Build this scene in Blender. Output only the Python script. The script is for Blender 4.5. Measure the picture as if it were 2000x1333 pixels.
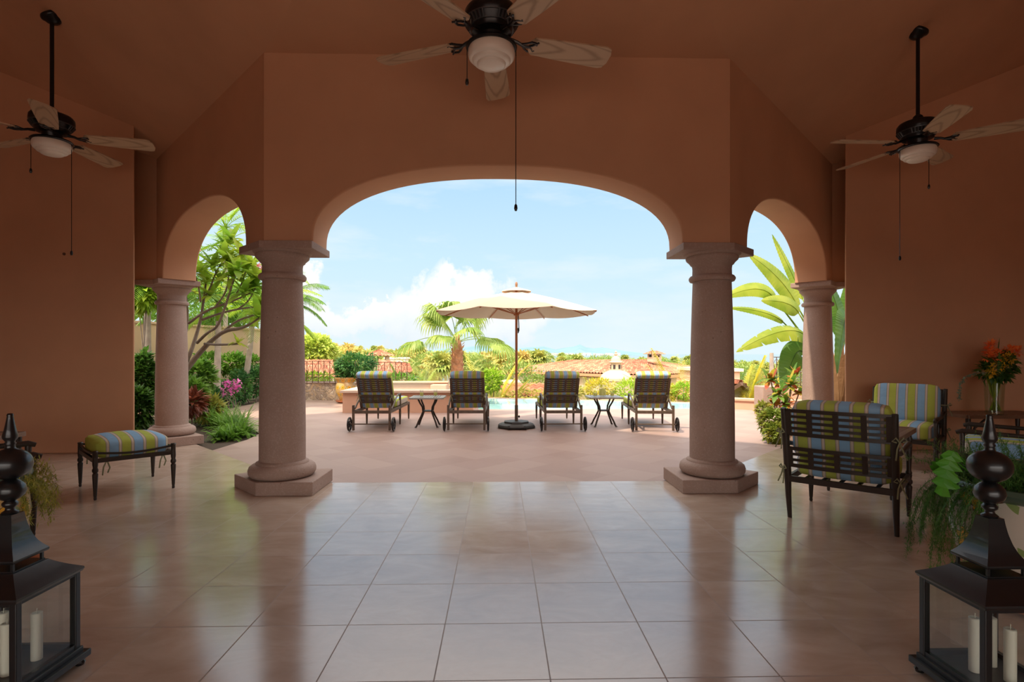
import bpy, bmesh, math, random
from mathutils import Vector, Matrix, noise

# ------------------------------------------------------------------ camera, sky, sun, exposure
for o in list(bpy.data.objects):
    bpy.data.objects.remove(o)
sc = bpy.context.scene
COL = sc.collection
PI = math.pi
R = math.radians

YAW = -0.02317                      # the view is turned a touch to the right of the tile lines
cam_d = bpy.data.cameras.new('camera')
cam = bpy.data.objects.new('camera', cam_d)
COL.objects.link(cam)
cam.location = (0, 0, 1.4)
cam.rotation_euler = (PI / 2, 0, YAW)
cam_d.sensor_width = 36
cam_d.lens = 19.42
cam_d.shift_y = 0.01275
cam_d.clip_start = 0.05
cam_d.clip_end = 80000
sc.camera = cam

sc.view_settings.view_transform = 'Standard'
sc.view_settings.look = 'None'
sc.view_settings.gamma = 1
sc.view_settings.use_curve_mapping = False
sc.view_settings.exposure = 0.1
sc.cycles.use_denoising = True
sc.cycles.max_bounces = 10
sc.cycles.diffuse_bounces = 6
sc.cycles.transparent_max_bounces = 12
sc.cycles.sample_clamp_indirect = 8

SUN_DIR = Vector((0.78, 0.62, -1.5))   # direction the sunlight travels
sd = bpy.data.lights.new('sun', 'SUN')
sd.energy = 5.6
sd.angle = R(1.2)
sd.color = (1.0, 0.86, 0.66)
sun = bpy.data.objects.new('sun', sd)
sun.rotation_euler = SUN_DIR.to_track_quat('-Z', 'Y').to_euler()
sun.location = (-20, -5, 20)
COL.objects.link(sun)


class NT:
    """small helper to write node trees"""
    def __init__(s, tree):
        s.t = tree
        s.n = tree.nodes
        s.n.clear()

    def node(s, typ, ins=None, **kw):
        nd = s.n.new(typ)
        for k, v in kw.items():
            setattr(nd, k, v)
        if ins:
            for k, v in ins.items():
                sock = nd.inputs[k]
                if isinstance(v, bpy.types.NodeSocket):
                    s.t.links.new(v, sock)
                else:
                    sock.default_value = v
        return nd

    def math(s, op, a, b=None, c=None, clamp=False):
        nd = s.n.new('ShaderNodeMath')
        nd.operation = op
        nd.use_clamp = clamp
        for i, v in enumerate((a, b, c)):
            if v is None:
                continue
            if isinstance(v, bpy.types.NodeSocket):
                s.t.links.new(v, nd.inputs[i])
            else:
                nd.inputs[i].default_value = v
        return nd.outputs[0]

    def mix(s, f, a, b):
        nd = s.n.new('ShaderNodeMix')
        nd.data_type = 'RGBA'
        for sock, v in ((nd.inputs[0], f), (nd.inputs[6], a), (nd.inputs[7], b)):
            if isinstance(v, bpy.types.NodeSocket):
                s.t.links.new(v, sock)
            else:
                sock.default_value = v if not isinstance(v, tuple) or len(v) == 4 else (*v, 1)
        return nd.outputs[2]

    def ramp(s, f, stops, interp='LINEAR'):
        nd = s.n.new('ShaderNodeValToRGB')
        nd.color_ramp.interpolation = interp
        e = nd.color_ramp.elements
        while len(e) < len(stops):
            e.new(0.5)
        for el, (p, c) in zip(e, stops):
            el.position = p
            el.color = (*c, 1) if len(c) == 3 else c
        s.t.links.new(f, nd.inputs[0])
        return nd.outputs[0]


# sky with broken clouds, written in directions of the world (x east, y out over the sea)
world = bpy.data.worlds.new('world')
sc.world = world
world.use_nodes = True
w = NT(world.node_tree)
tc = w.node('ShaderNodeTexCoord')
sep = w.node('ShaderNodeSeparateXYZ', {0: tc.outputs['Generated']})
X, Y, Z = sep.outputs
zc = w.math('MAXIMUM', Z, 0.0)
sky = w.ramp(zc, [(0.0, (0.76, 0.89, 0.95)), (0.05, (0.70, 0.87, 0.97)), (0.16, (0.60, 0.82, 0.98)),
                  (0.35, (0.42, 0.68, 0.95)), (1.0, (0.22, 0.45, 0.85))])
mp = w.node('ShaderNodeMapping', {'Vector': tc.outputs['Generated'], 'Scale': (1.6, 1.6, 6.5), 'Location': (0.3, 0.1, 0)})
n1 = w.node('ShaderNodeTexNoise', {'Vector': mp.outputs[0], 'Scale': 2.2, 'Detail': 7.0, 'Roughness': 0.55})
wisp = w.math('MULTIPLY', w.math('SUBTRACT', n1.outputs[0], 0.47), 4.2, clamp=True)
sky = w.mix(w.math('MULTIPLY', wisp, 0.75), sky, (0.83, 0.91, 0.96))
n2 = w.node('ShaderNodeTexNoise', {'Vector': tc.outputs['Generated'], 'Scale': 17.0, 'Detail': 6.0, 'Roughness': 0.6})
ydiv = w.math('MAXIMUM', Y, 0.05)
u = w.math('DIVIDE', X, ydiv)
v = w.math('DIVIDE', Z, ydiv)
du = w.math('MULTIPLY', w.math('SUBTRACT', n2.outputs[0], 0.5), 0.16)
front = w.math('GREATER_THAN', Y, 0.1)


def blob(cu, cv, ru, rv):
    a = w.math('DIVIDE', w.math('SUBTRACT', w.math('ADD', u, w.math('MULTIPLY', du, 0.8)), cu), ru)
    b = w.math('DIVIDE', w.math('SUBTRACT', w.math('ADD', v, du), cv), rv)
    d = w.math('SQRT', w.math('ADD', w.math('MULTIPLY', a, a), w.math('MULTIPLY', b, b)))
    return w.math('MULTIPLY', w.math('SUBTRACT', 1.12, d), 2.6, clamp=True)


acc = None
for cu, cv, ru, rv in ((-0.075, 0.100, .075, .052), (-0.135, 0.085, .06, .050), (-0.095, 0.12, .04, .036), (-0.17, 0.05, .11, .04),
                       (-0.29, 0.065, .13, .035), (-0.22, 0.082, .06, .02), (-0.36, 0.12, .035, .05), (-0.38, 0.05, .08, .03), (0.0, 0.055, .10, .03)):
    bb = blob(cu, cv, ru, rv)
    acc = bb if acc is None else w.math('MAXIMUM', acc, bb)
acc = w.math('MULTIPLY', acc, front)
ccol = w.ramp(w.math('ADD', w.math('MULTIPLY', v, 6.0), w.math('MULTIPLY', n2.outputs[0], 0.5)),
              [(0.35, (0.76, 0.85, 0.91)), (0.75, (0.98, 0.99, 1.0)), (1.0, (1.0, 1.0, 1.0))])
sky = w.mix(acc, sky, ccol)
below = w.math('LESS_THAN', Z, -0.002)
sky = w.mix(below, sky, (0.20, 0.30, 0.30))
def smooth(x, a, b):
    nd = w.node('ShaderNodeMapRange', {0: x, 1: a, 2: b, 3: 0.0, 4: 1.0}, interpolation_type='SMOOTHSTEP')
    return nd.outputs[0]


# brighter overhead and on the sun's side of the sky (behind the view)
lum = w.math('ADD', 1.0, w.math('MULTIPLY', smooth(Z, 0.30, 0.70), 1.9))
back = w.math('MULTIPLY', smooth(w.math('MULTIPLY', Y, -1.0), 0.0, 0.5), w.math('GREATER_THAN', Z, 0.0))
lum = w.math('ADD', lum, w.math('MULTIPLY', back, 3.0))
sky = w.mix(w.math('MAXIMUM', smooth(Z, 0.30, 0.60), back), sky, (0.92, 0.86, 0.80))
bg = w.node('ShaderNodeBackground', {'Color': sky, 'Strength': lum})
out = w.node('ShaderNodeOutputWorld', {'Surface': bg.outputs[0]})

# ------------------------------------------------------------------ helpers
CS, SN = math.cos(YAW), math.sin(YAW)


def at(px, py, depth):
    """world point seen at a photo pixel at a given depth from the camera"""
    xc = (px - 1000) / 1079 * depth
    return Vector((xc * CS - depth * SN, xc * SN + depth * CS, 1.4 + (692 - py) / 1079 * depth))


def gnd(px, py):
    p = at(px, py, 1.4 * 1079 / (py - 692))
    p.z = 0
    return p


class MB:
    def __init__(s):
        s.v = []
        s.f = []
        s.uv = None

    def add(s, vs, fs, uvs=None):
        o = len(s.v)
        s.v.extend([tuple(x) for x in vs])
        s.f.extend([tuple(i + o for i in f) for f in fs])
        if uvs is not None:
            if s.uv is None:
                s.uv = {}
            for k, t in enumerate(uvs):
                s.uv[o + k] = t
        return s

    def box(s, c, d, rot=None):
        x, y, z = d[0] / 2, d[1] / 2, d[2] / 2
        vs = [Vector((a, b, e)) for a in (-x, x) for b in (-y, y) for e in (-z, z)]
        if rot is not None:
            vs = [rot @ q for q in vs]
        vs = [q + Vector(c) for q in vs]
        return s.add(vs, [(0, 1, 3, 2), (4, 6, 7, 5), (0, 4, 5, 1), (2, 3, 7, 6), (0, 2, 6, 4), (1, 5, 7, 3)])

    def bar(s, a, b, wd, ht, up=(0, 0, 1)):
        a, b = Vector(a), Vector(b)
        d = (b - a)
        L = d.length
        d.normalize()
        up = Vector(up)
        side = d.cross(up)
        if side.length < 1e-4:
            side = d.cross(Vector((1, 0, 0)))
        side.normalize()
        u2 = side.cross(d)
        m = Matrix((d, side, u2)).transposed()
        return s.box((a + b) / 2, (L, wd, ht), m)

    def tube(s, pts, r, seg=8, cap=True):
        pts = [Vector(p) for p in pts]
        n = len(pts)
        rs = r if isinstance(r, (list, tuple)) else [r] * n
        vs, fs = [], []
        prev = None
        for i, p in enumerate(pts):
            d = (pts[min(i + 1, n - 1)] - pts[max(i - 1, 0)])
            if d.length < 1e-9:
                d = Vector((0, 0, 1))
            d.normalize()
            if prev is None:
                a = d.orthogonal().normalized()
            else:
                a = prev - d * prev.dot(d)
                a = a.normalized() if a.length > 1e-6 else d.orthogonal().normalized()
            prev = a
            b = d.cross(a)
            for k in range(seg):
                t = 2 * PI * k / seg
                vs.append(p + (a * math.cos(t) + b * math.sin(t)) * rs[i])
        for i in range(n - 1):
            for k in range(seg):
                k2 = (k + 1) % seg
                fs.append((i * seg + k, i * seg + k2, (i + 1) * seg + k2, (i + 1) * seg + k))
        if cap:
            fs.append(tuple(reversed(range(seg))))
            fs.append(tuple((n - 1) * seg + k for k in range(seg)))
        return s.add(vs, fs)

    def lathe(s, prof, c=(0, 0, 0), seg=24, sx=1, sy=1, phase=0):
        vs, fs = [], []
        for r, z in prof:
            for k in range(seg):
                t = 2 * PI * k / seg + phase
                vs.append((c[0] + r * math.cos(t) * sx, c[1] + r * math.sin(t) * sy, c[2] + z))
        n = len(prof)
        for i in range(n - 1):
            for k in range(seg):
                k2 = (k + 1) % seg
                fs.append((i * seg + k, i * seg + k2, (i + 1) * seg + k2, (i + 1) * seg + k))
        if prof[0][0] > 1e-5:
            fs.append(tuple(reversed(range(seg))))
        if prof[-1][0] > 1e-5:
            fs.append(tuple((n - 1) * seg + k for k in range(seg)))
        return s.add(vs, fs)

    def prism(s, poly, z0, z1):
        n = len(poly)
        area = sum(poly[i][0] * poly[(i + 1) % n][1] - poly[(i + 1) % n][0] * poly[i][1] for i in range(n))
        if area < 0:
            poly = poly[::-1]
        vs = [(p[0], p[1], z0) for p in poly] + [(p[0], p[1], z1) for p in poly]
        fs = [tuple(reversed(range(n))), tuple(range(n, 2 * n))]
        fs += [(i, (i + 1) % n, n + (i + 1) % n, n + i) for i in range(n)]
        return s.add(vs, fs)

    def cushion(s, c, d, rot=None, n=5.0, k=7, puff=0.25):
        hx, hy, hz = d[0] / 2, d[1] / 2, d[2] / 2
        idx = {}
        vs, fs = [], []

        def vert(p):
            key = (round(p[0], 4), round(p[1], 4), round(p[2], 4))
            if key not in idx:
                q = (abs(p[0]) ** n + abs(p[1]) ** n + abs(p[2]) ** n) ** (1 / n)
                a = Vector(p) / q
                zz = a.z * (1 + puff * (1 - min(1, a.x * a.x)) * (1 - min(1, a.y * a.y)))
                a = Vector((a.x * hx, a.y * hy, zz * hz))
                if rot is not None:
                    a = rot @ a
                idx[key] = len(vs)
                vs.append(a + Vector(c))
            return idx[key]
        g = [-1 + 2 * i / k for i in range(k + 1)]
        for ax in range(3):
            for sg in (-1, 1):
                for i in range(k):
                    for j in range(k):
                        q = []
                        for (a, b) in ((i, j), (i + 1, j), (i + 1, j + 1), (i, j + 1)):
                            p = [0, 0, 0]
                            p[ax] = sg
                            p[(ax + 1) % 3] = g[a]
                            p[(ax + 2) % 3] = g[b]
                            q.append(vert(p))
                        fs.append(tuple(q) if sg > 0 else tuple(reversed(q)))
        return s.add(vs, fs)

    def build(s, name, mat, parent=None, smooth=False, bevel=0, loc=None, edge=35):
        me = bpy.data.meshes.new(name)
        me.from_pydata(s.v, [], s.f)
        if s.uv:
            uvl = me.uv_layers.new(name='uv')
            for lp in me.loops:
                uvl.data[lp.index].uv = s.uv.get(lp.vertex_index, (0, 0))
        me.materials.append(mat)
        if smooth:
            me.polygons.foreach_set('use_smooth', [True] * len(me.polygons))
            if edge:
                try:
                    me.set_sharp_from_angle(angle=R(edge))
                except Exception:
                    pass
        me.update()
        o = bpy.data.objects.new(name, me)
        COL.objects.link(o)
        if parent is not None:
            o.parent = parent
        if loc is not None:
            o.location = loc
        if bevel:
            m = o.modifiers.new('bevel', 'BEVEL')
            m.width = bevel
            m.segments = 2
            m.limit_method = 'ANGLE'
            m.angle_limit = R(40)
        return o


def tag(o, label, cat, group=None, kind=None):
    if label:
        o['label'] = label
    if cat:
        o['category'] = cat
    if group:
        o['group'] = group
    if kind:
        o['kind'] = kind
    return o


def thing(name, loc, label, cat, rz=0, group=None):
    o = bpy.data.objects.new(name, None)
    COL.objects.link(o)
    o.empty_display_size = 0.1
    o.location = loc
    o.rotation_euler = (0, 0, rz)
    return tag(o, label, cat, group)


KIDS = {}


def copy_tree(o, loc, rz=0, label=None, scale=None, keep=None, parent=None):
    kids = [k for k in bpy.data.objects if k.parent == o] if o.name not in KIDS else KIDS[o.name]
    KIDS[o.name] = kids
    c = o.copy()
    COL.objects.link(c)
    if parent is not None:
        c.parent = parent
    else:
        c.location = loc
        c.rotation_euler = (0, 0, rz)
        if label:
            c['label'] = label
        if scale:
            c.scale = scale if isinstance(scale, tuple) else (scale,) * 3
    for k in kids:
        if keep and k.name.split('.')[0] not in keep:
            continue
        copy_tree(k, None, parent=c)
    return c


def struct(o):
    o['kind'] = 'structure'
    return o


# ------------------------------------------------------------------ materials
def principled(name, col, rough=0.6, metal=0.0, spec=0.5, bump=0.0, bscale=40.0, var=0.0, vscale=4.0, coat=0.0,
               trans=0.0, col2=None, coord='Object', ior=1.5):
    m = bpy.data.materials.new(name)
    m.use_nodes = True
    t = NT(m.node_tree)
    tcn = t.node('ShaderNodeTexCoord')
    c = (*col, 1)
    if var or col2:
        nz = t.node('ShaderNodeTexNoise', {'Vector': tcn.outputs[coord], 'Scale': vscale, 'Detail': 4.0})
        c2 = col2 if col2 else tuple(x * (1 - var) for x in col)
        f = t.math('MULTIPLY', t.math('SUBTRACT', nz.outputs[0], 0.35), 3.0, clamp=True)
        c = t.mix(f, col, c2)
    p = t.node('ShaderNodeBsdfPrincipled', {'Base Color': c, 'Roughness': rough, 'Metallic': metal,
                                            'Specular IOR Level': spec, 'Coat Weight': coat, 'IOR': ior,
                                            'Transmission Weight': trans})
    if bump:
        nb = t.node('ShaderNodeTexNoise', {'Vector': tcn.outputs[coord], 'Scale': bscale, 'Detail': 5.0})
        bp = t.node('ShaderNodeBump', {'Height': nb.outputs[0], 'Strength': bump, 'Distance': 0.01})
        t.t.links.new(bp.outputs[0], p.inputs['Normal'])
    t.node('ShaderNodeOutputMaterial', {'Surface': p.outputs[0]})
    return m


def leafmat(name, col, col2, tr=0.45, vscale=3.0, rough=0.45):
    m = bpy.data.materials.new(name)
    m.use_nodes = True
    t = NT(m.node_tree)
    g = t.node('ShaderNodeTexCoord')
    nz = t.node('ShaderNodeTexNoise', {'Vector': g.outputs['Object'], 'Scale': vscale, 'Detail': 2.0})
    f = t.math('MULTIPLY', t.math('SUBTRACT', nz.outputs[0], 0.38), 4.0, clamp=True)
    c = t.mix(f, col, col2)
    p = t.node('ShaderNodeBsdfPrincipled', {'Base Color': c, 'Roughness': rough, 'Specular IOR Level': 0.4})
    tl = t.node('ShaderNodeBsdfTranslucent', {'Color': c})
    mx = t.node('ShaderNodeMixShader', {0: tr, 1: p.outputs[0], 2: tl.outputs[0]})
    t.node('ShaderNodeOutputMaterial', {'Surface': mx.outputs[0]})
    return m


PLAS = (0.58, 0.315, 0.185)
M_PLASTER = principled('terracotta_plaster', PLAS, 0.75, spec=0.25, bump=0.15, bscale=9, var=0.10, vscale=1.2)
M_PLASTER_R = M_PLASTER


def cantera(name, c1, c2, rough=0.7):
    m = bpy.data.materials.new(name)
    m.use_nodes = True
    t = NT(m.node_tree)
    g = t.node('ShaderNodeTexCoord')
    a = t.node('ShaderNodeTexNoise', {'Vector': g.outputs['Object'], 'Scale': 3.0, 'Detail': 6.0})
    b = t.node('ShaderNodeTexVoronoi', {'Vector': g.outputs['Object'], 'Scale': 19.0})
    nn = t.node('ShaderNodeTexNoise', {'Vector': g.outputs['Object'], 'Scale': 60.0, 'Detail': 3.0})
    c = t.mix(a.outputs[0], c1, c2)
    pit = t.math('LESS_THAN', b.outputs['Distance'], t.math('MULTIPLY', t.math('SUBTRACT', a.outputs[0], 0.47), 0.9))
    c = t.mix(t.math('MULTIPLY', pit, 0.55), c, tuple(x * 0.45 for x in c1))
    c = t.mix(t.math('MULTIPLY', t.math('SUBTRACT', nn.outputs[0], 0.5), 0.9, clamp=True), c, (0.62, 0.5, 0.45))
    bp = t.node('ShaderNodeBump', {'Height': nn.outputs[0], 'Strength': 0.25, 'Distance': 0.006})
    p = t.node('ShaderNodeBsdfPrincipled', {'Base Color': c, 'Roughness': rough, 'Specular IOR Level': 0.3, 'Normal': bp.outputs[0]})
    t.node('ShaderNodeOutputMaterial', {'Surface': p.outputs[0]})
    return m


M_STONE = cantera('pink_cantera_stone', (0.275, 0.185, 0.15), (0.40, 0.285, 0.24))


def floor_mat():
    m = bpy.data.materials.new('polished_travertine')
    m.use_nodes = True
    t = NT(m.node_tree)
    g = t.node('ShaderNodeTexCoord')
    sp = t.node('ShaderNodeSeparateXYZ', {0: g.outputs['Object']})
    x, y, z = sp.outputs
    fx = t.math('FRACT', t.math('MULTIPLY', t.math('ADD', x, 100.28), 2.0))
    fy = t.math('FRACT', t.math('MULTIPLY', t.math('ADD', y, 99.63), 2.0))
    ex = t.math('ABSOLUTE', t.math('SUBTRACT', fx, 0.5))
    ey = t.math('ABSOLUTE', t.math('SUBTRACT', fy, 0.5))
    e = t.math('MAXIMUM', ex, ey)
    line = t.math('GREATER_THAN', e, 0.4935)
    ix = t.math('FLOOR', t.math('MULTIPLY', t.math('ADD', x, 100.28), 2.0))
    iy = t.math('FLOOR', t.math('MULTIPLY', t.math('ADD', y, 99.63), 2.0))
    cmb = t.node('ShaderNodeCombineXYZ', {0: ix, 1: iy, 2: 0.0})
    wn = t.node('ShaderNodeTexWhiteNoise', {'Vector': cmb.outputs[0]})
    off = t.node('ShaderNodeVectorMath', {0: g.outputs['Object'], 1: wn.outputs['Color']}, operation='ADD')
    mp = t.node('ShaderNodeMapping', {'Vector': off.outputs[0], 'Scale': (1.0, 1.9, 1.0)})
    a = t.node('ShaderNodeTexNoise', {'Vector': mp.outputs[0], 'Scale': 2.4, 'Detail': 8.0, 'Roughness': 0.6, 'Distortion': 0.6})
    c = t.ramp(a.outputs[0], [(0.25, (0.40, 0.30, 0.235)), (0.5, (0.50, 0.395, 0.32)), (0.75, (0.60, 0.50, 0.42))])
    c = t.mix(t.math('MULTIPLY', wn.outputs['Value'], 0.22), c, (0.30, 0.20, 0.15))
    c = t.mix(t.math('MULTIPLY', line, 0.8), c, (0.20, 0.13, 0.095))
    rg = t.math('ADD', 0.13, t.math('MULTIPLY', a.outputs[0], 0.09))
    rg = t.math('ADD', rg, t.math('MULTIPLY', line, 0.4))
    b2 = t.node('ShaderNodeTexNoise', {'Vector': g.outputs['Object'], 'Scale': 1.3, 'Detail': 2.0})
    h = t.math('ADD', t.math('MULTIPLY', b2.outputs[0], 0.25), t.math('MULTIPLY', line, -0.3))
    bp = t.node('ShaderNodeBump', {'Height': h, 'Strength': 0.12, 'Distance': 0.01})
    p = t.node('ShaderNodeBsdfPrincipled', {'Base Color': c, 'Roughness': rg, 'IOR': 1.9, 'Specular IOR Level': 0.6, 'Normal': bp.outputs[0]})
    t.node('ShaderNodeOutputMaterial', {'Surface': p.outputs[0]})
    return m


def terrace_mat():
    m = bpy.data.materials.new('cantera_paving')
    m.use_nodes = True
    t = NT(m.node_tree)
    g = t.node('ShaderNodeTexCoord')
    mp = t.node('ShaderNodeMapping', {'Vector': g.outputs['Object'], 'Rotation': (0, 0, R(45)), 'Location': (50, 50, 0)})
    sp = t.node('ShaderNodeSeparateXYZ', {0: mp.outputs[0]})
    x, y, z = sp.outputs
    S = 2.2
    fx = t.math('ABSOLUTE', t.math('SUBTRACT', t.math('FRACT', t.math('MULTIPLY', x, S)), 0.5))
    fy = t.math('ABSOLUTE', t.math('SUBTRACT', t.math('FRACT', t.math('MULTIPLY', y, S)), 0.5))
    line = t.math('GREATER_THAN', t.math('MAXIMUM', fx, fy), 0.488)
    cmb = t.node('ShaderNodeCombineXYZ', {0: t.math('FLOOR', t.math('MULTIPLY', x, S)), 1: t.math('FLOOR', t.math('MULTIPLY', y, S)), 2: 0.0})
    wn = t.node('ShaderNodeTexWhiteNoise', {'Vector': cmb.outputs[0]})
    a = t.node('ShaderNodeTexNoise', {'Vector': g.outputs['Object'], 'Scale': 1.6, 'Detail': 8.0, 'Roughness': 0.65})
    c = t.ramp(wn.outputs['Value'], [(0.0, (0.31, 0.21, 0.18)), (0.5, (0.34, 0.235, 0.205)), (1.0, (0.37, 0.265, 0.23))])
    c = t.mix(t.math('MULTIPLY', t.math('SUBTRACT', a.outputs[0], 0.4), 1.6, clamp=True), c, (0.38, 0.27, 0.23))
    c = t.mix(t.math('MULTIPLY', line, 0.35), c, (0.30, 0.20, 0.16))
    bp = t.node('ShaderNodeBump', {'Height': a.outputs[0], 'Strength': 0.2, 'Distance': 0.01})
    p = t.node('ShaderNodeBsdfPrincipled', {'Base Color': c, 'Roughness': 0.55, 'Specular IOR Level': 0.35, 'Normal': bp.outputs[0]})
    t.node('ShaderNodeOutputMaterial', {'Surface': p.outputs[0]})
    return m


def rubble_mat():
    m = bpy.data.materials.new('rubble_stone')
    m.use_nodes = True
    t = NT(m.node_tree)
    g = t.node('ShaderNodeTexCoord')
    nz = t.node('ShaderNodeTexNoise', {'Vector': g.outputs['Object'], 'Scale': 4.0})
    off = t.node('ShaderNodeVectorMath', {0: g.outputs['Object'], 1: nz.outputs['Color']}, operation='ADD')
    va = t.node('ShaderNodeTexVoronoi', {'Vector': off.outputs[0], 'Scale': 4.6})
    vb = t.node('ShaderNodeTexVoronoi', {'Vector': off.outputs[0], 'Scale': 4.6}, feature='DISTANCE_TO_EDGE')
    s = t.node('ShaderNodeSeparateColor', {0: va.outputs['Color']})
    c = t.ramp(s.outputs[0], [(0.0, (0.30, 0.22, 0.17)), (0.4, (0.46, 0.35, 0.27)), (0.7, (0.55, 0.38, 0.24)), (1.0, (0.62, 0.52, 0.44))])
    j = t.math('LESS_THAN', vb.outputs['Distance'], 0.05)
    c = t.mix(j, c, (0.42, 0.33, 0.28))
    bp = t.node('ShaderNodeBump', {'Height': t.math('MINIMUM', vb.outputs['Distance'], 0.12), 'Strength': 0.8, 'Distance': 0.15})
    p = t.node('ShaderNodeBsdfPrincipled', {'Base Color': c, 'Roughness': 0.9, 'Normal': bp.outputs[0]})
    t.node('ShaderNodeOutputMaterial', {'Surface': p.outputs[0]})
    return m


def stripe_mat(name, period=0.27, phase=0.0, axis=0):
    m = bpy.data.materials.new(name)
    m.use_nodes = True
    t = NT(m.node_tree)
    g = t.node('ShaderNodeTexCoord')
    sp = t.node('ShaderNodeSeparateXYZ', {0: g.outputs['Object']})
    f = t.math('FRACT', t.math('ADD', t.math('DIVIDE', sp.outputs[axis], period), 10.5 + phase))
    bl, gr, be, dk, lt = (0.24, 0.41, 0.60), (0.40, 0.45, 0.08), (0.50, 0.40, 0.32), (0.18, 0.18, 0.15), (0.66, 0.60, 0.53)
    c = t.ramp(f, [(0.0, bl), (0.12, dk), (0.135, be), (0.18, lt), (0.20, be), (0.245, dk), (0.26, gr), (0.36, gr), (0.62, dk), (0.635, be),
                   (0.68, lt), (0.70, be), (0.75, dk), (0.765, bl)], 'CONSTANT')
    nz = t.node('ShaderNodeTexNoise', {'Vector': g.outputs['Object'], 'Scale': 7.0, 'Detail': 2.0})
    fine = t.node('ShaderNodeTexNoise', {'Vector': g.outputs['Object'], 'Scale': 350.0})
    bp0 = t.node('ShaderNodeBump', {'Height': nz.outputs[0], 'Strength': 0.5, 'Distance': 0.04})
    bp = t.node('ShaderNodeBump', {'Height': fine.outputs[0], 'Strength': 0.1, 'Distance': 0.002, 'Normal': bp0.outputs[0]})
    p = t.node('ShaderNodeBsdfPrincipled', {'Base Color': c, 'Roughness': 0.85, 'Specular IOR Level': 0.2, 'Normal': bp.outputs[0]})
    t.node('ShaderNodeOutputMaterial', {'Surface': p.outputs[0]})
    return m


def tile_mat():
    m = bpy.data.materials.new('clay_roof_tiles')
    m.use_nodes = True
    t = NT(m.node_tree)
    g = t.node('ShaderNodeUVMap')
    sp = t.node('ShaderNodeSeparateXYZ', {0: g.outputs[0]})
    cmb = t.node('ShaderNodeCombineXYZ', {0: t.math('FLOOR', sp.outputs[0]), 1: t.math('FLOOR', sp.outputs[1]), 2: 0.0})
    wn = t.node('ShaderNodeTexWhiteNoise', {'Vector': cmb.outputs[0]})
    c = t.ramp(wn.outputs['Value'], [(0.0, (0.27, 0.095, 0.055)), (0.35, (0.38, 0.145, 0.085)), (0.7, (0.46, 0.195, 0.11)), (1.0, (0.54, 0.28, 0.17))])
    p = t.node('ShaderNodeBsdfPrincipled', {'Base Color': c, 'Roughness': 0.8, 'Specular IOR Level': 0.3})
    t.node('ShaderNodeOutputMaterial', {'Surface': p.outputs[0]})
    return m


def wood_blade_mat():
    m = bpy.data.materials.new('pale_oak_blade')
    m.use_nodes = True
    t = NT(m.node_tree)
    g = t.node('ShaderNodeTexCoord')
    mp = t.node('ShaderNodeMapping', {'Vector': g.outputs['Object'], 'Scale': (1.3, 9.0, 1.0), 'Location': (-1.2, 0, 0)})
    sp = t.node('ShaderNodeSeparateXYZ', {0: mp.outputs[0]})
    nz = t.node('ShaderNodeTexNoise', {'Vector': mp.outputs[0], 'Scale': 1.5, 'Detail': 2.0})
    # nested cathedral grain: parabola contours
    q = t.math('ADD', t.math('MULTIPLY', sp.outputs[1], sp.outputs[1]), t.math('MULTIPLY', sp.outputs[0], 1.6))
    s = t.math('SINE', t.math('ADD', t.math('MULTIPLY', q, 9.0), t.math('MULTIPLY', nz.outputs[0], 4.0)))
    f = t.math('POWER', t.math('MULTIPLY', t.math('ADD', s, 1.0), 0.5), 6.0)
    c = t.mix(t.math('MULTIPLY', f, 0.65), (0.50, 0.36, 0.235), (0.24, 0.155, 0.09))
    p = t.node('ShaderNodeBsdfPrincipled', {'Base Color': c, 'Roughness': 0.4, 'Specular IOR Level': 0.45})
    t.node('ShaderNodeOutputMaterial', {'Surface': p.outputs[0]})
    return m


M_FLOOR = floor_mat()
M_TERRACE = terrace_mat()
M_RUBBLE = rubble_mat()
M_STRIPE = stripe_mat('striped_canvas', 0.205, 0.25)
M_STRIPE_L = stripe_mat('striped_canvas_lounger', 0.16, 0.1)
M_TIE = principled('olive_cloth_tie', (0.26, 0.27, 0.16), 0.85)
M_TILE = tile_mat()
M_BLADE = wood_blade_mat()
M_BLADE_TOP = principled('mahogany_blade_back', (0.16, 0.035, 0.012), 0.4)
M_IRON = principled('dark_bronze_metal', (0.035, 0.024, 0.018), 0.42, 0.3, bump=0.1, bscale=80)
M_IRON_L = principled('weathered_bronze_metal', (0.085, 0.055, 0.04), 0.5, 0.2, bump=0.15, bscale=60, col2=(0.13, 0.09, 0.06), vscale=14)
M_BLACK = principled('black_gloss_metal', (0.007, 0.007, 0.008), 0.36, 0.1, coat=0.25, bump=0.05, bscale=25)
M_BLACKM = principled('black_fan_metal', (0.012, 0.011, 0.012), 0.3, 0.4)
M_BOWL = principled('frosted_glass', (0.80, 0.74, 0.66), 0.35, spec=0.5, col2=(0.76, 0.69, 0.60), vscale=6)
M_TEAK = principled('teak_pole', (0.52, 0.19, 0.07), 0.4, col2=(0.40, 0.14, 0.05), vscale=12)
M_TABLEW = principled('brown_slat_table', (0.16, 0.085, 0.05), 0.35, 0.1, bump=0.1, col2=(0.22, 0.12, 0.075), vscale=5)
M_CREAM = principled('cream_canvas', (0.68, 0.53, 0.40), 0.85, spec=0.2, bump=0.1, bscale=50)
M_CREAMW = principled('cream_render', (0.50, 0.38, 0.26), 0.85, spec=0.2, var=0.12, vscale=0.8)
M_WHITEW = principled('white_render', (0.75, 0.70, 0.62), 0.85, spec=0.2)
M_PINKW = principled('pink_render', (0.62, 0.36, 0.25), 0.8, spec=0.2, var=0.15, vscale=1.0)
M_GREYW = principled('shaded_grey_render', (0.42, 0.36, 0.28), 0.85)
M_GARDENW = principled('garden_wall_render', (0.66, 0.46, 0.31), 0.85, spec=0.2, var=0.15, vscale=0.7)
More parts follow.
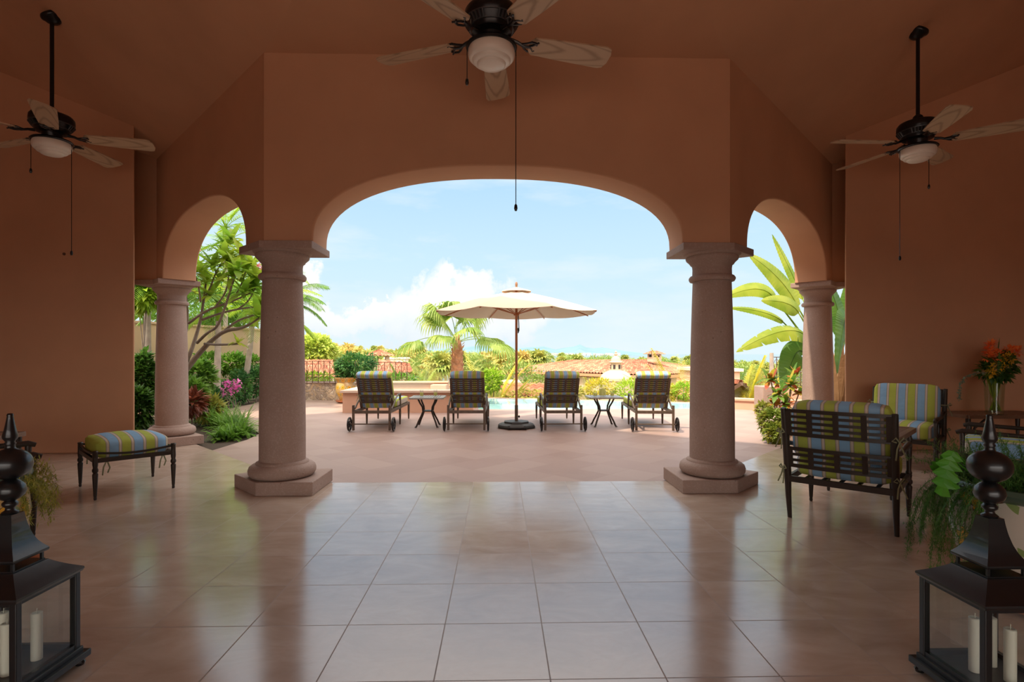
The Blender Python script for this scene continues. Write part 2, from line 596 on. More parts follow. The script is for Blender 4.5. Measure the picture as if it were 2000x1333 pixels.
M_TERRAC = principled('terracotta_clay', (0.48, 0.17, 0.08), 0.6, var=0.2, vscale=8)
M_CANDLE = principled('white_wax', (0.75, 0.70, 0.60), 0.45)
M_SOIL = principled('dark_soil', (0.06, 0.04, 0.025), 0.95, bump=0.5, bscale=30)
M_RAIL = principled('rusty_wrought_iron', (0.10, 0.05, 0.03), 0.6, 0.2)
M_DARKHOLE = principled('dark_recess', (0.03, 0.02, 0.02), 0.9)


def glass_mat(name, tint=(1, 1, 1), refl=0.08):
    m = bpy.data.materials.new(name)
    m.use_nodes = True
    t = NT(m.node_tree)
    tr = t.node('ShaderNodeBsdfTransparent', {'Color': (*tint, 1)})
    gl = t.node('ShaderNodeBsdfGlossy', {'Color': (1, 1, 1, 1), 'Roughness': 0.03})
    fr = t.node('ShaderNodeFresnel', {'IOR': 1.45})
    ge = t.node('ShaderNodeNewGeometry')
    ff = t.math('MULTIPLY', t.math('ADD', fr.outputs[0], refl * 0.1), t.math('SUBTRACT', 1.0, ge.outputs['Backfacing']))
    mx = t.node('ShaderNodeMixShader', {0: ff, 1: tr.outputs[0], 2: gl.outputs[0]})
    t.node('ShaderNodeOutputMaterial', {'Surface': mx.outputs[0]})
    return m


M_GLASS = glass_mat('clear_glass', (0.93, 0.95, 0.94))
M_LEMON = leafmat('lemonade', (0.72, 0.66, 0.28), (0.75, 0.70, 0.34), 0.6)
M_FROST = leafmat('frosted_pitcher_glass', (0.70, 0.70, 0.62), (0.8, 0.8, 0.72), 0.6)
M_VASE = glass_mat('vase_water_glass', (0.88, 0.92, 0.85), 0.3)


def water_mat():
    m = bpy.data.materials.new('pool_water')
    m.use_nodes = True
    t = NT(m.node_tree)
    g = t.node('ShaderNodeTexCoord')
    nz = t.node('ShaderNodeTexNoise', {'Vector': g.outputs['Object'], 'Scale': 2.5, 'Detail': 3.0})
    bp = t.node('ShaderNodeBump', {'Height': nz.outputs[0], 'Strength': 0.12, 'Distance': 0.03})
    p = t.node('ShaderNodeBsdfPrincipled', {'Base Color': (0.34, 0.62, 0.72, 1), 'Roughness': 0.06, 'Specular IOR Level': 1.0, 'IOR': 1.5, 'Normal': bp.outputs[0]})
    t.node('ShaderNodeOutputMaterial', {'Surface': p.outputs[0]})
    return m


M_WATER = water_mat()
G_MID = leafmat('leaf_mid', (0.10, 0.24, 0.03), (0.20, 0.36, 0.05))
G_DARK = leafmat('leaf_dark', (0.045, 0.12, 0.02), (0.10, 0.22, 0.03))
G_DEEP = leafmat('leaf_deep', (0.05, 0.16, 0.05), (0.10, 0.25, 0.05), 0.35)
G_LIME = leafmat('leaf_lime', (0.26, 0.44, 0.03), (0.42, 0.55, 0.05), 0.5)
G_YEL = leafmat('leaf_yellow_green', (0.42, 0.42, 0.04), (0.62, 0.50, 0.06), 0.45)
G_OLIVE = leafmat('leaf_olive', (0.28, 0.30, 0.05), (0.42, 0.38, 0.07), 0.4)
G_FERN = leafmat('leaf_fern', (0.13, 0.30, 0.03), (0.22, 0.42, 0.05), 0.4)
G_FERND = leafmat('leaf_fern_dark', (0.06, 0.17, 0.035), (0.12, 0.27, 0.05), 0.3, 9.0)  # darker green for the potted fern
G_CROTON = leafmat('leaf_croton', (0.42, 0.06, 0.03), (0.50, 0.26, 0.04), 0.3, 9.0)
G_CROTOND = leafmat('leaf_croton_dark', (0.16, 0.06, 0.04), (0.35, 0.10, 0.05), 0.3, 5.0)
G_PINK = leafmat('petal_pink', (0.72, 0.16, 0.52), (0.80, 0.28, 0.60), 0.35)
G_ROSE = leafmat('petal_rose', (0.85, 0.25, 0.32), (0.9, 0.45, 0.45), 0.35)
G_ORANGE = leafmat('petal_orange', (0.90, 0.14, 0.03), (0.95, 0.30, 0.08), 0.35, 12.0)
G_YELLOW = leafmat('petal_yellow', (0.85, 0.48, 0.02), (0.90, 0.60, 0.05), 0.35)
G_EUC = leafmat('leaf_grey_green', (0.14, 0.20, 0.12), (0.24, 0.30, 0.20), 0.2)
M_BARK = principled('grey_bark', (0.26, 0.21, 0.17), 0.85, bump=0.4, bscale=25, var=0.3, vscale=6)
M_BARKP = principled('pale_palm_bark', (0.42, 0.35, 0.29), 0.85, bump=0.3, bscale=15, var=0.3, vscale=7)
M_BARKO = principled('orange_palm_boots', (0.55, 0.24, 0.12), 0.85, bump=0.5, bscale=18, col2=(0.36, 0.15, 0.08), vscale=9)
M_DRY = principled('dry_thatch', (0.50, 0.30, 0.16), 0.9, bump=0.4, bscale=20, col2=(0.36, 0.20, 0.10), vscale=4)

# ------------------------------------------------------------------ the setting
T2 = 0.23
CX, CY = 2.26, 5.82
BX, BY = 5.14, 8.80
s2 = math.sqrt(0.5)
ZSP = 2.53


def mirror(p, sg):
    return (p[0] * sg, p[1]) + tuple(p[2:])


def ceil_z(x, y):
    d1 = 5.59 - y
    dl = (3.235 - (y - abs(x))) / math.sqrt(2)
    return min(4.42 + max(0.1 * d1, 0.57 * dl), 6.3)


fl = [(-9.5, -5.3), (9.5, -5.3), (9.5, 8.5), (5.6, 8.5), (5.045, 9.03), (4.8, 8.78), (2.165, 6.05), (-2.165, 6.05), (-4.8, 8.78), (-5.045, 9.03), (-5.6, 8.5), (-9.5, 8.5)]
struct(MB().prism(fl, -0.12, 0).build('floor', M_FLOOR))

# terrace paving, garden beds, pool
terr = [(-2.165, 6.05), (2.165, 6.05), (5.3, 9.3), (5.6, 10.2), (6.2, 11.4), (7.6, 12.2), (9.0, 12.6), (9.0, 14.15), (-0.55, 14.15), (-0.55, 17.0), (-7.2, 17.0), (-6.95, 15.7), (-7.0, 14.2), (-6.6, 12.9),
        (-5.6, 11.6), (-4.7, 10.6), (-4.25, 9.9), (-4.15, 9.2), (-4.2, 8.16)]
struct(MB().prism(terr, -0.14, -0.012).build('terrace_paving', M_TERRACE))
struct(MB().prism([(-16, 8.2), (-4.15, 8.1), (-4.15, 9.2), (-4.25, 9.9), (-4.7, 10.6), (-5.6, 11.6), (-6.6, 12.9), (-7.0, 14.2), (-6.95, 15.7), (-7.2, 17.0), (-7.2, 22), (-16, 22)], -0.3, -0.03).build('garden_bed_left', M_SOIL))
struct(MB().prism([(5.05, 9.0), (5.3, 9.3), (5.6, 10.2), (6.2, 11.4), (7.6, 12.2), (9.0, 12.6), (14, 12.6), (14, 8.4), (5.6, 8.4)], -0.3, -0.03).build('garden_bed_right', M_SOIL))
pool = [(-0.55, 14.15), (9.0, 14.15), (9.0, 15.2), (5.5, 16.25), (-0.55, 18.3)]
struct(MB().prism(pool, -0.9, -0.05).build('pool_water', M_WATER))
m = MB()
for a, b in (((-0.62, 18.36), (5.5, 16.31)), ((5.5, 16.31), (9.0, 15.26))):
    m.bar((a[0], a[1], -0.5), (b[0], b[1], -0.5), 0.14, 0.93)
struct(m.build('pool_edge_wall', M_PINKW))

# terrain, sea, far shore
def ground_z(y):
    for (y0, z0), (y1, z1) in zip(rows[:-1], rows[1:]):
        if y0 <= y <= y1:
            return z0 + (z1 - z0) * (y - y0) / (y1 - y0)
    return rows[-1][1]


m = MB()
rows = [(17.5, -1.6), (24, -3.0), (45, -5.5), (90, -7.5), (180, -10), (420, -19.5)]
for i, (yy, zz) in enumerate(rows):
    hw = 40 + yy * 1.6
    for k in range(13):
        m.v.append((-hw + 2 * hw * k / 12, yy, zz + 0.4 * math.sin(k * 2.1 + i)))
for i in range(len(rows) - 1):
    for k in range(12):
        m.f.append((i * 13 + k, i * 13 + k + 1, (i + 1) * 13 + k + 1, (i + 1) * 13 + k))
M_GROUND = principled('scrub_ground', (0.16, 0.17, 0.05), 0.95, col2=(0.30, 0.22, 0.11), vscale=0.06, bump=0.4, bscale=1.0)
g = m.build('hillside_ground', M_GROUND)
struct(g)
M_SEA = principled('sea_water', (0.13, 0.19, 0.22), 0.35, spec=0.5, ior=1.33)
struct(MB().add([(-30000, 380, -19), (30000, 380, -19), (60000, 42000, -19), (-60000, 42000, -19)], [(0, 1, 2, 3)]).build('sea', M_SEA))
# hills across the bay, the haze of distance put into their colour
M_HILL = principled('hazy_far_hill', (0.12, 0.20, 0.235), 1.0, spec=0.0, col2=(0.15, 0.235, 0.265), vscale=0.002)
prof = [(560, 690), (640, 686), (700, 688), (760, 683), (820, 686), (860, 682), (900, 679), (935, 676), (960, 679), (1000, 682), (1030, 679), (1062, 677), (1085, 683), (1100, 680), (1122, 677), (1132, 673), (1145, 679), (1160, 681),
        (1176, 679), (1200, 683), (1230, 687), (1262, 691), (1290, 692.6)]
m = MB()
D = 9000
n = len(prof)
for px, py in prof:
    a = at(px, py, D)
    for q, (fr, dy) in enumerate(((0.0, -1500), (0.55, -600), (1.0, 0), (0.0, 1800))):
        m.v.append((a.x * (1 + dy / D), a.y + dy, -19 + (a.z + 19) * fr + (14 * math.sin(px * 1.7 + q) if 0 < fr < 1 else 0)))
for i in range(n - 1):
    for q in range(3):
        m.f.append((i * 4 + q, (i + 1) * 4 + q, (i + 1) * 4 + q + 1, i * 4 + q + 1))
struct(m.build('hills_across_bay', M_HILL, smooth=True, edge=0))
# a pale strip of town on the far shore
m = MB()
random.seed(4)
for i in range(90):
    px = 1020 + random.random() * 190
    a = at(px, 690.5, 7300)
    m.box((a.x, a.y + random.uniform(-150, 150), -8), (random.uniform(25, 70), 40, random.uniform(20, 50)))
tag(m.build('shore_town', principled('far_buildings', (0.36, 0.36, 0.36), 0.9)), 'pale buildings strung along the far shore below the hills', 'town', kind='stuff')


# walls with arches ----------------------------------------------
def arch_wall(name, C1, C2, nin, s0, s1, az, z1, mit1=1, mit2=1, zb=ZSP):
    C1, C2, nin = Vector(C1), Vector(C2), Vector(nin)
    d = (C2 - C1)
    L = d.length
    d.normalize()
    k = T2 * math.tan(R(22.5))
    mid, a = (s0 + s1) / 2, (s1 - s0) / 2
    zs = zb + 0.03
    arc = []
    N = 44
    for i in range(N + 1):
        t = PI - PI * i / N
        ex = 2 / 2.3
        cx, sx = math.cos(t), math.sin(t)
        arc.append((mid + a * math.copysign(abs(cx) ** ex, cx), zs + (az - zs) * abs(sx) ** ex))
    z1 = z1 if isinstance(z1, tuple) else (z1, z1)
    base = [('e1', zb), (s0, zb)] + arc + [(s1, zb), ('e2', zb), ('e2', z1[1]), ('e1', z1[0])]
    m = MB()
    nn = len(base)
    for side in (1, -1):
        for s, z in base:
            if s == 'e1':
                s = -side * k * mit1
            elif s == 'e2':
                s = L + side * k * mit2
            p = C1 + d * s + nin * T2 * side
            m.v.append((p.x, p.y, z))
    f1 = tuple(range(nn))
    m.f.append(f1)
    m.f.append(tuple(nn + i for i in reversed(range(nn))))
    for i in range(nn):
        m.f.append(((i + 1) % nn, i, nn + i, nn + (i + 1) % nn))
    o = m.build(name, M_PLASTER)
    bm = bmesh.new()
    bm.from_mesh(o.data)
    bmesh.ops.recalc_face_normals(bm, faces=bm.faces)
    es = [e for e in bm.edges if len(e.link_faces) == 2 and e.calc_face_angle(0) > 1.2 and all(v.co.z < az + 0.01 and v.co.z > zb - 0.001 for v in e.verts)
          and (e.verts[0].co - e.verts[1].co).length < 0.6 and abs(e.verts[0].co.z - zb) + abs(e.verts[1].co.z - zb) > 1e-4]
    bmesh.ops.bevel(bm, geom=es, offset=0.022, segments=3, affect='EDGES', profile=0.5)
    bm.to_mesh(o.data)
    bm.free()
    o.data.polygons.foreach_set('use_smooth', [True] * len(o.data.polygons))
    try:
        o.data.set_sharp_from_angle(angle=R(32))
    except Exception:
        pass
    return struct(o)


WT = 4.95
arch_wall('wall_front', (-CX, CY), (CX, CY), (0, -1), CX - 1.87, CX + 1.87, 3.31, (9.0, 5.0))  # unseen top sloped to shape the shadow edge on the terrace
arch_wall('wall_front_left', (-BX, BY), (-CX, CY), (-s2, -s2), 0.42, 3.74, 3.33, 9.0)  # raised out of view to keep the left terrace in shadow
arch_wall('wall_front_right', (CX, CY), (BX, BY), (s2, -s2), 0.40, 3.72, 3.33, WT)
k = T2 * math.tan(R(22.5))
for sg, nm in ((-1, 'left'), (1, 'right')):
    pts = [(BX + k, BY - T2), (9.5, BY - T2), (9.5, BY + T2), (BX - k, BY + T2)]
    struct(MB().prism([mirror(p, sg) for p in pts], ZSP, 11.5 if sg < 0 else 6.3).build('wall_beam_' + nm, M_PLASTER))  # left beam raised out of view to lengthen its shadow
    e_ = 5.14 if sg < 0 else 5.02
    pts = [(e_, 7.9), (9.5, 7.9), (9.5, 8.22), (e_ + .36, 8.22), (e_ + .04, 7.97)]
    struct(MB().prism([mirror(p, sg) for p in pts], 0, 6.3).build('wall_wing_' + nm, M_PLASTER, bevel=0.02))
    struct(MB().prism([mirror(p, sg) for p in [(9.5, 9.03), (9.9, 9.03), (9.9, -5.4), (9.5, -5.4)]], 0, 6.5).build('wall_' + nm, M_PLASTER))

# unseen back wall; opening and court behind the camera added to light the room
m = MB()
OPW, OPH = 5.0, 3.0
m.box((-(9.9 + OPW) / 2, -5.5, 3.25), (9.9 - OPW, 0.4, 6.5))
m.box(((9.9 + OPW) / 2, -5.5, 3.25), (9.9 - OPW, 0.4, 6.5))
m.box((0, -5.5, (6.5 + OPH) / 2), (2 * OPW, 0.4, 6.5 - OPH))
struct(m.build('wall_back', M_PLASTER))
struct(MB().box((0, -12, -0.1), (30, 13, 0.16)).build('added_court_paving', M_TERRACE))

# vaulted ceiling: level field over the front arch, planes rising over both wings
def cz(x, y):
    return 4.42 + 0.57 * (3.235 - (y - abs(x))) / math.sqrt(2)


m = MB()
pl = [[(-2.355, 5.59, 4.42), (-2.2, 5.75, 4.404), (2.2, 5.75, 4.404), (2.355, 5.59, 4.42), (0, 2.459, 4.733)]]
V = (0, -1.43, 6.3)
for sg in (-1, 1):
    q = [(2.255, 5.69), (2.355, 5.59), (0, 2.459), (0, -1.43), (9.5, 8.07), (9.5, 9.0), (5.59, 9.0)]
    pl.append([(x * sg, y, min(6.3, cz(x, y))) for x, y in q])
pl.append([V, (-9.5, 8.07, 6.3), (-9.5, -5.4, 6.3), (9.5, -5.4, 6.3), (9.5, 8.07, 6.3)])
for p in pl:
    o = len(m.v)
    m.v += p + [(x, y, z + 0.14) for x, y, z in p]
    n = len(p)
    m.f += [tuple(range(o, o + n)), tuple(reversed(range(o + n, o + 2 * n)))]
    m.f += [(o + i, o + (i + 1) % n, o + n + (i + 1) % n, o + n + i) for i in range(n)]
ce = m.build('ceiling', M_PLASTER)
bm = bmesh.new(); bm.from_mesh(ce.data); bmesh.ops.recalc_face_normals(bm, faces=bm.faces); bm.to_mesh(ce.data); bm.free()
struct(ce)


# stone columns ---------------------------------------------------
def wedge(a, e, d1, n1, d2, n2):
    d1, n1, d2, n2 = map(Vector, (d1, n1, d2, n2))
    mi = (n1 + n2) * (a / (1 + n1.dot(n2)))
    return [tuple(p) for p in (d1 * e + n1 * a, mi, d2 * e + n2 * a, d2 * e - n2 * a, -mi, d1 * e - n1 * a)]


def column(x, y, front, label):
    sg = -1 if x < 0 else 1
    if front:
        poly = lambda a, e: [mirror(p, -sg) for p in wedge(a, e, (1, 0), (0, -1), (-s2, s2), (-s2, -s2))]
    else:
        poly = lambda a, e: [mirror(p, -sg) for p in wedge(a, e, (s2, -s2), (-s2, -s2), (-1, 0), (0, -1))]
    t = thing('stone_column', (x, y, 0), label, 'column', group='round stone columns under the arches')
    MB().prism(poly(0.33, 0.42), 0, 0.135).build('plinth', M_STONE, t, bevel=0.008)
    pr = [(0.27, 0.135), (0.31, 0.145), (0.33, 0.175), (0.333, 0.205), (0.322, 0.24), (0.295, 0.262), (0.262, 0.27), (0.258, 0.285), (0.232, 0.30)]
    MB().lathe(pr, seg=48).build('base_moulding', M_STONE, t, smooth=True, edge=50)
    sh = [(0.228, 0.295), (0.228, 0.6), (0.224, 1.0), (0.216, 1.5), (0.205, 1.9), (0.196, 2.17)]
    MB().lathe(sh, seg=48).build('shaft', M_STONE, t, smooth=True, edge=50)
    cp = [(0.196, 2.165), (0.226, 2.17), (0.236, 2.19), (0.236, 2.205), (0.222, 2.225), (0.200, 2.235), (0.198, 2.30), (0.203, 2.335), (0.222, 2.35), (0.226, 2.36), (0.24, 2.375), (0.262, 2.395), (0.268, 2.415),
          (0.262, 2.43), (0.285, 2.445), (0.29, 2.46)]
    MB().lathe(cp, seg=48).build('capital', M_STONE, t, smooth=True, edge=50)
    MB().prism(poly(0.29, 0.40), 2.455, 2.53).build('abacus', M_STONE, t, bevel=0.006)


column(-CX, CY, True, 'front left round stone column at the foot of the wide central arch')
column(CX, CY, True, 'front right round stone column at the foot of the wide central arch, nearest the armchair')
column(-BX, BY, False, 'rear left stone column beside the garden and behind the striped ottoman')
column(BX, BY, False, 'rear right pinkish stone column in front of the big banana leaves')


M_RIBS = principled('grey_metal_ribs', (0.10, 0.11, 0.12), 0.3, 0.7)
# ceiling fans ----------------------------------------------------
def fan(x, y, ang, label, chains):
    t = thing('ceiling_fan', (x, y, 0), label, 'ceiling fan', group='ceiling fans with pale wooden blades')
    zc = ceil_z(x, y)
    nrm = Matrix.Identity(3)
    MB().lathe([(0.11, 0.012), (0.118, -0.01), (0.11, -0.03), (0.085, -0.05), (0.08, -0.065), (0.05, -0.09), (0.03, -0.1)], c=(0, 0, 0), seg=28).build('canopy', M_BLACKM, t, smooth=True, loc=(0, 0, zc - 0.03), edge=50)
    can = [c for c in bpy.data.objects if c.parent == t][-1]
    if abs(x) > 1:
        can.rotation_euler = Vector((math.copysign(0.35, x), -0.35, 1)).to_track_quat('Z', 'Y').to_euler()
        can.location.z = zc + 0.01
    MB().tube([(0, 0, zc - 0.06), (0, 0, 4.1)], 0.02, 12).build('downrod', M_BLACKM, t, smooth=True)
    mh = MB().lathe([(0.03, 4.17), (0.05, 4.15), (0.055, 4.12), (0.12, 4.10), (0.19, 4.075), (0.207, 4.05), (0.21, 4.0), (0.2, 3.985), (0.195, 3.96), (0.165, 3.93), (0.155, 3.89), (0.10, 3.875), (0.09, 3.83), (0.19, 3.80), (0.2, 3.785), (0.19, 3.775)], seg=40).build('motor_housing', M_BLACKM, t, smooth=True, edge=40)
    vm = MB()
    vm.lathe([(0.206, 3.972), (0.208, 3.980)], seg=40).lathe([(0.174, 3.922), (0.176, 3.930)], seg=40)
    for k in range(40):
        a = 2 * PI * k / 40
        if k % 8 < 5:
            c, s = math.cos(a), math.sin(a)
            vm.bar((0.207 * c, 0.207 * s, 3.975), (0.172 * c, 0.172 * s, 3.925), 0.012, 0.014)
    vm.build('vent_ribs', M_RIBS, mh)
    MB().lathe([(0.174, 3.80), (0.181, 3.785), (0.182, 3.75), (0.176, 3.728), (0.164, 3.715), (0.150, 3.711), (0.147, 3.70), (0.138, 3.690), (0.120, 3.685), (0.112, 3.684), (0.109, 3.672), (0.098, 3.664), (0.05, 3.655), (0.0, 3.653)], seg=48).build('light_bowl', M_BOWL, t, smooth=True, edge=40, loc=(0, 0, -0.025))
    for k in range(5):
        a = R(ang + 72 * k)
        bm_ = MB()
        # scrolled bracket
        bm_.tube([(0.15, 0, 3.87), (0.21, 0, 3.86), (0.27, 0, 3.835), (0.32, 0, 3.84)], [0.018, 0.014, 0.012, 0.012], 8)
        for sg in (-1, 1):
            bm_.tube([(0.24, 0, 3.85), (0.28, sg * 0.04, 3.84), (0.31, sg * 0.065, 3.84), (0.345, sg * 0.06, 3.84), (0.36, sg * 0.035, 3.84)], 0.009, 6)
            bm_.tube([(0.30, 0, 3.84), (0.33, sg * 0.02, 3.84), (0.365, sg * 0.075, 3.838)], 0.008, 6)
        br = bm_.build('blade_bracket', M_BLACK, t, smooth=True)
        br.rotation_euler = (0, 0, a)
        bl = MB()
        L0, L1 = 0.31, 1.0
        out = [(L0, -0.045), (L0 + 0.03, -0.085), (L0 + 0.25, -0.10), (L1 - 0.06, -0.115), (L1 - 0.02, -0.10), (L1, -0.045), (L1, 0.045), (L1 - 0.02, 0.10), (L1 - 0.06, 0.115), (L0 + 0.25, 0.10), (L0 + 0.03, 0.085), (L0, 0.045)]
        bl.prism(out, -0.006, 0.006)
        b = bl.build('blade', M_BLADE, t)
        b.data.materials.append(M_BLADE_TOP)
        for p in b.data.polygons:
            if p.normal.z > 0.5:
                p.material_index = 1
        b.location = (0, 0, 3.85)
        b.rotation_euler = (Matrix.Rotation(a, 3, 'Z') @ Matrix.Rotation(R(-13), 3, 'X')).to_euler()
    for (cx, cy, zl) in chains:
        pc = MB().tube([(cx * 0.85, cy * 0.85, 3.80), (cx, cy, 3.79), (cx, cy, zl + 0.05)], 0.0035, 5).build('pull_chain', M_BLACKM, t)
        MB().lathe([(0.004, 0.055), (0.011, 0.045), (0.014, 0.02), (0.008, 0.0), (0, 0)], c=(cx, cy, zl), seg=10).build('pendant', M_BLACKM, pc)
    return t


fan(-0.06, 4.30, 15, 'middle ceiling fan hanging low in front of the wide central arch', [(0.19, 0.02, 2.52), (-0.19, 0.0, 3.49)])
fan(-5.02, 6.32, 16, 'left ceiling fan on a long rod over the striped ottoman', [(0.17, 0.06, 2.52), (-0.15, -0.10, 3.40)])
fan(4.85, 6.29, 37, 'right ceiling fan on a long rod over the armchairs', [(-0.19, 0.03, 2.49), (0.17, 0.05, 3.33)])


# small marks on the side walls
def plate(px, py, wall_y, label):
    dep = wall_y
    p = at(px, py, dep)
    o = MB().lathe([(0.0, 0.0), (0.02, 0.0), (0.018, 0.012), (0.0, 0.014)], seg=12).build('wall_screw', M_RAIL)
    o.rotation_euler = (PI / 2, 0, 0)
    o.location = (p.x, 7.9, p.z)
    tag(o, label, 'screw')


plate(128, 497, 7.78, 'tiny dark screw in the plaster of the left wall')


# ------------------------------------------------------------------ furniture
def turned_leg(m, x, y, z1, r=0.026, sq=None):
    k = z1 / 0.36
    m.lathe([(r * 0.45, 0), (r * 0.6, 0.015 * k), (r * 0.5, 0.03 * k), (r * 0.62, 0.045 * k), (r * 1.0, 0.24 * k), (r * 1.05, 0.26 * k), (r * 0.7, 0.275 * k), (r * 1.1, 0.29 * k), (r * 1.1, 0.31 * k), (r * 0.8, 0.325 * k), (r * 1.0, z1)], c=(x, y, 0), seg=12)


def bow(m, c, dirv, s=1.0):
    c = Vector(c)
    dirv = Vector(dirv)
    for sg in (-1, 1):
        e = c + dirv * 0.02 * s
        side = Vector((-dirv.y, dirv.x, 0)) * sg
        m.tube([e, e + side * 0.03 * s + Vector((0, 0, 0.035 * s)), e + side * 0.06 * s + Vector((0, 0, 0.01 * s)), e + side * 0.025 * s], 0.006, 5)
        m.tube([e, e + side * 0.02 * s + Vector((0, 0, -0.05 * s)), e + side * 0.045 * s + dirv * 0.02 + Vector((0, 0, -0.13 * s))], 0.006, 5)


def armchair(loc, rz, label, W=0.76, D=0.76):
    t = thing('armchair', loc, label, 'armchair', rz, group='striped cushioned armchairs with slatted metal backs')
    hw, hd = W / 2, D / 2

    def by(z):
        return -hd - 0.10 * max(0, z - 0.38) / 0.57
    for sg in (-1, 1):
        m = MB()
        pts = [(sg * hw, -hd + 0.06, 0), (sg * hw, -hd + 0.02, 0.2), (sg * hw, -hd, 0.4), (sg * hw, by(0.7), 0.7), (sg * hw * 1.02, by(0.95), 0.95)]
        m.tube(pts, [0.017, 0.023, 0.028, 0.028, 0.022], 10)
        m.build('leg', M_IRON, t, smooth=True, edge=50)
    for sg in (-1, 1):
        m = MB()
        turned_leg(m, sg * hw, hd, 0.36)
        m.lathe([(0.022, 0.36), (0.026, 0.38), (0.018, 0.40), (0.02, 0.5), (0.024, 0.59), (0.018, 0.61)], c=(sg * hw, hd, 0), seg=12)
        m.build('leg', M_IRON, t, smooth=True, edge=50)
        m = MB()
        m.tube([(sg * hw, hd + 0.05, 0.605), (sg * hw, hd, 0.622), (sg * hw, hd * 0.3, 0.615), (sg * hw, -hd * 0.4, 0.61), (sg * hw, by(0.66) + 0.01, 0.655)], [0.02, 0.026, 0.022, 0.02, 0.02], 8)
        m.build('armrest', M_IRON, t, smooth=True, edge=50)
    m = MB()
    for a, b in (((-hw, -hd), (hw, -hd)), ((-hw, hd), (hw, hd)), ((-hw, -hd), (-hw, hd)), ((hw, -hd), (hw, hd))):
        m.bar((a[0], a[1], 0.345), (b[0], b[1], 0.345), 0.03, 0.05)
    for k in range(1, 6):
        x = -hw + W * k / 6
        m.bar((x, -hd, 0.352), (x, hd, 0.352), 0.03, 0.012)
    m.build('seat_frame', M_IRON, t, bevel=0.004)
    m = MB()
    x0, x1 = -hw + 0.01, hw - 0.01

    def slat(z, h, xa=x0, xb=x1, bow_=0.03):
        n = 8
        prev = None
        for i in range(n + 1):
            x = xa + (xb - xa) * i / n
            p = Vector((x, by(z) - bow_ * (1 - (x / hw) ** 2), z))
            if prev is not None:
                m.bar(prev, p + (p - prev) * 0.02, 0.014, h)
            prev = p
    for z0, z1 in ((0.735, 0.93), (0.465, 0.61)):
        m = MB()
        nsl = 5 if z0 > 0.6 else 4
        for k in range(nsl):
            z = z0 + (z1 - z0) * k / (nsl - 1)
            slat(z, 0.030 if k in (0, nsl - 1) else 0.022)
        for x in (x0 + 0.02, -hw * 0.5, hw * 0.5, x1 - 0.02, -0.0):
            dy = -0.03 * (1 - (x / hw) ** 2)
            m.bar((x, by(z0) + dy - 0.004, z0), (x, by(z1) + dy - 0.004, z1), 0.038, 0.016, up=(0, 1, 0))
        m.build('backrest_panel', M_IRON, t)
    m = MB()
    m.cushion((0, 0.03, 0.455), (W - 0.06, D - 0.02, 0.17), n=7, puff=0.22)
    m.build('seat_cushion', M_STRIPE, t, smooth=True, edge=0)
    m = MB()
    rot = Matrix.Rotation(R(10), 3, 'X') @ Matrix.Rotation(R(90), 3, 'X')
    m.cushion((0, -hd + 0.085, 0.765), (W - 0.05, 0.49, 0.15), rot=rot, n=9, puff=0.25)
    m.build('back_cushion', M_STRIPE, t, smooth=True, edge=0)
    for sg in (-1, 1):
        m = MB()
        bow(m, (sg * (hw + 0.02), by(0.72) - 0.01, 0.74), (sg * 0.7, -0.7, 0))
        m.tube([(sg * (hw + 0.028), by(0.74) - 0.01, 0.745), (sg * (hw + 0.02), -hd + 0.04, 0.75), (sg * (hw - 0.05), -hd + 0.07, 0.755)], 0.008, 5)
        m.build('cushion_tie', M_TIE, t)
        m = MB()
        bow(m, (sg * (hw + 0.02), by(0.4) - 0.01, 0.43), (sg * 0.7, -0.7, 0), 0.9)
        m.build('cushion_tie', M_TIE, t)
    return t


armchair((2.99, 4.66, 0), R(-43), 'striped armchair seen from behind, its slatted back to the camera, right of the front column')
armchair((5.12, 6.90, 0), R(135), 'striped armchair facing the camera against the right orange wall')
armchair((5.22, 5.48, 0), R(45), 'striped armchair at the right picture edge, half behind the fern pot and lantern')
armchair((-4.12, 4.36, 0), R(-48), 'striped armchair at the left picture edge behind the black lantern')

# ottoman
t = thing('ottoman', (-3.91, 5.89, 0), 'striped cushioned ottoman on four turned legs by the left wall', 'ottoman', R(45))
W, D = 0.66, 0.78
for sx in (-1, 1):
    for sy in (-1, 1):
        m = MB()
        turned_leg(m, sx * W / 2, sy * D / 2, 0.34, 0.024)
        m.lathe([(0.024, 0.34), (0.022, 0.40), (0.022, 0.455), (0.027, 0.46), (0.02, 0.47)], c=(sx * W / 2, sy * D / 2, 0), seg=12)
        m.build('leg', M_IRON, t, smooth=True, edge=50)
m = MB()
for a, b in (((-1, -1), (1, -1)), ((-1, 1), (1, 1)), ((-1, -1), (-1, 1)), ((1, -1), (1, 1))):
    m.bar((a[0] * W / 2, a[1] * D / 2, 0.375), (b[0] * W / 2, b[1] * D / 2, 0.375), 0.03, 0.04)
    n = 8
    for i in range(n):
        f0, f1 = i / n, (i + 1) / n
        pa = [Vector((a[0] + (b[0] - a[0]) * f, a[1] + (b[1] - a[1]) * f, 0)) for f in (f0, f1)]
        za = [0.45 - 0.03 * math.sin(PI * f) for f in (f0, f1)]
        m.bar((pa[0].x * W / 2, pa[0].y * D / 2, za[0]), (pa[1].x * W / 2, pa[1].y * D / 2, za[1]), 0.016, 0.02)
m.build('frame', M_IRON, t)
m = MB()
m.cushion((0, 0, 0.465), (W - 0.035, D - 0.035, 0.17), n=8, puff=0.45)
m.build('cushion', stripe_mat('striped_canvas_ottoman', 0.205, 0.3), t, smooth=True, edge=0)
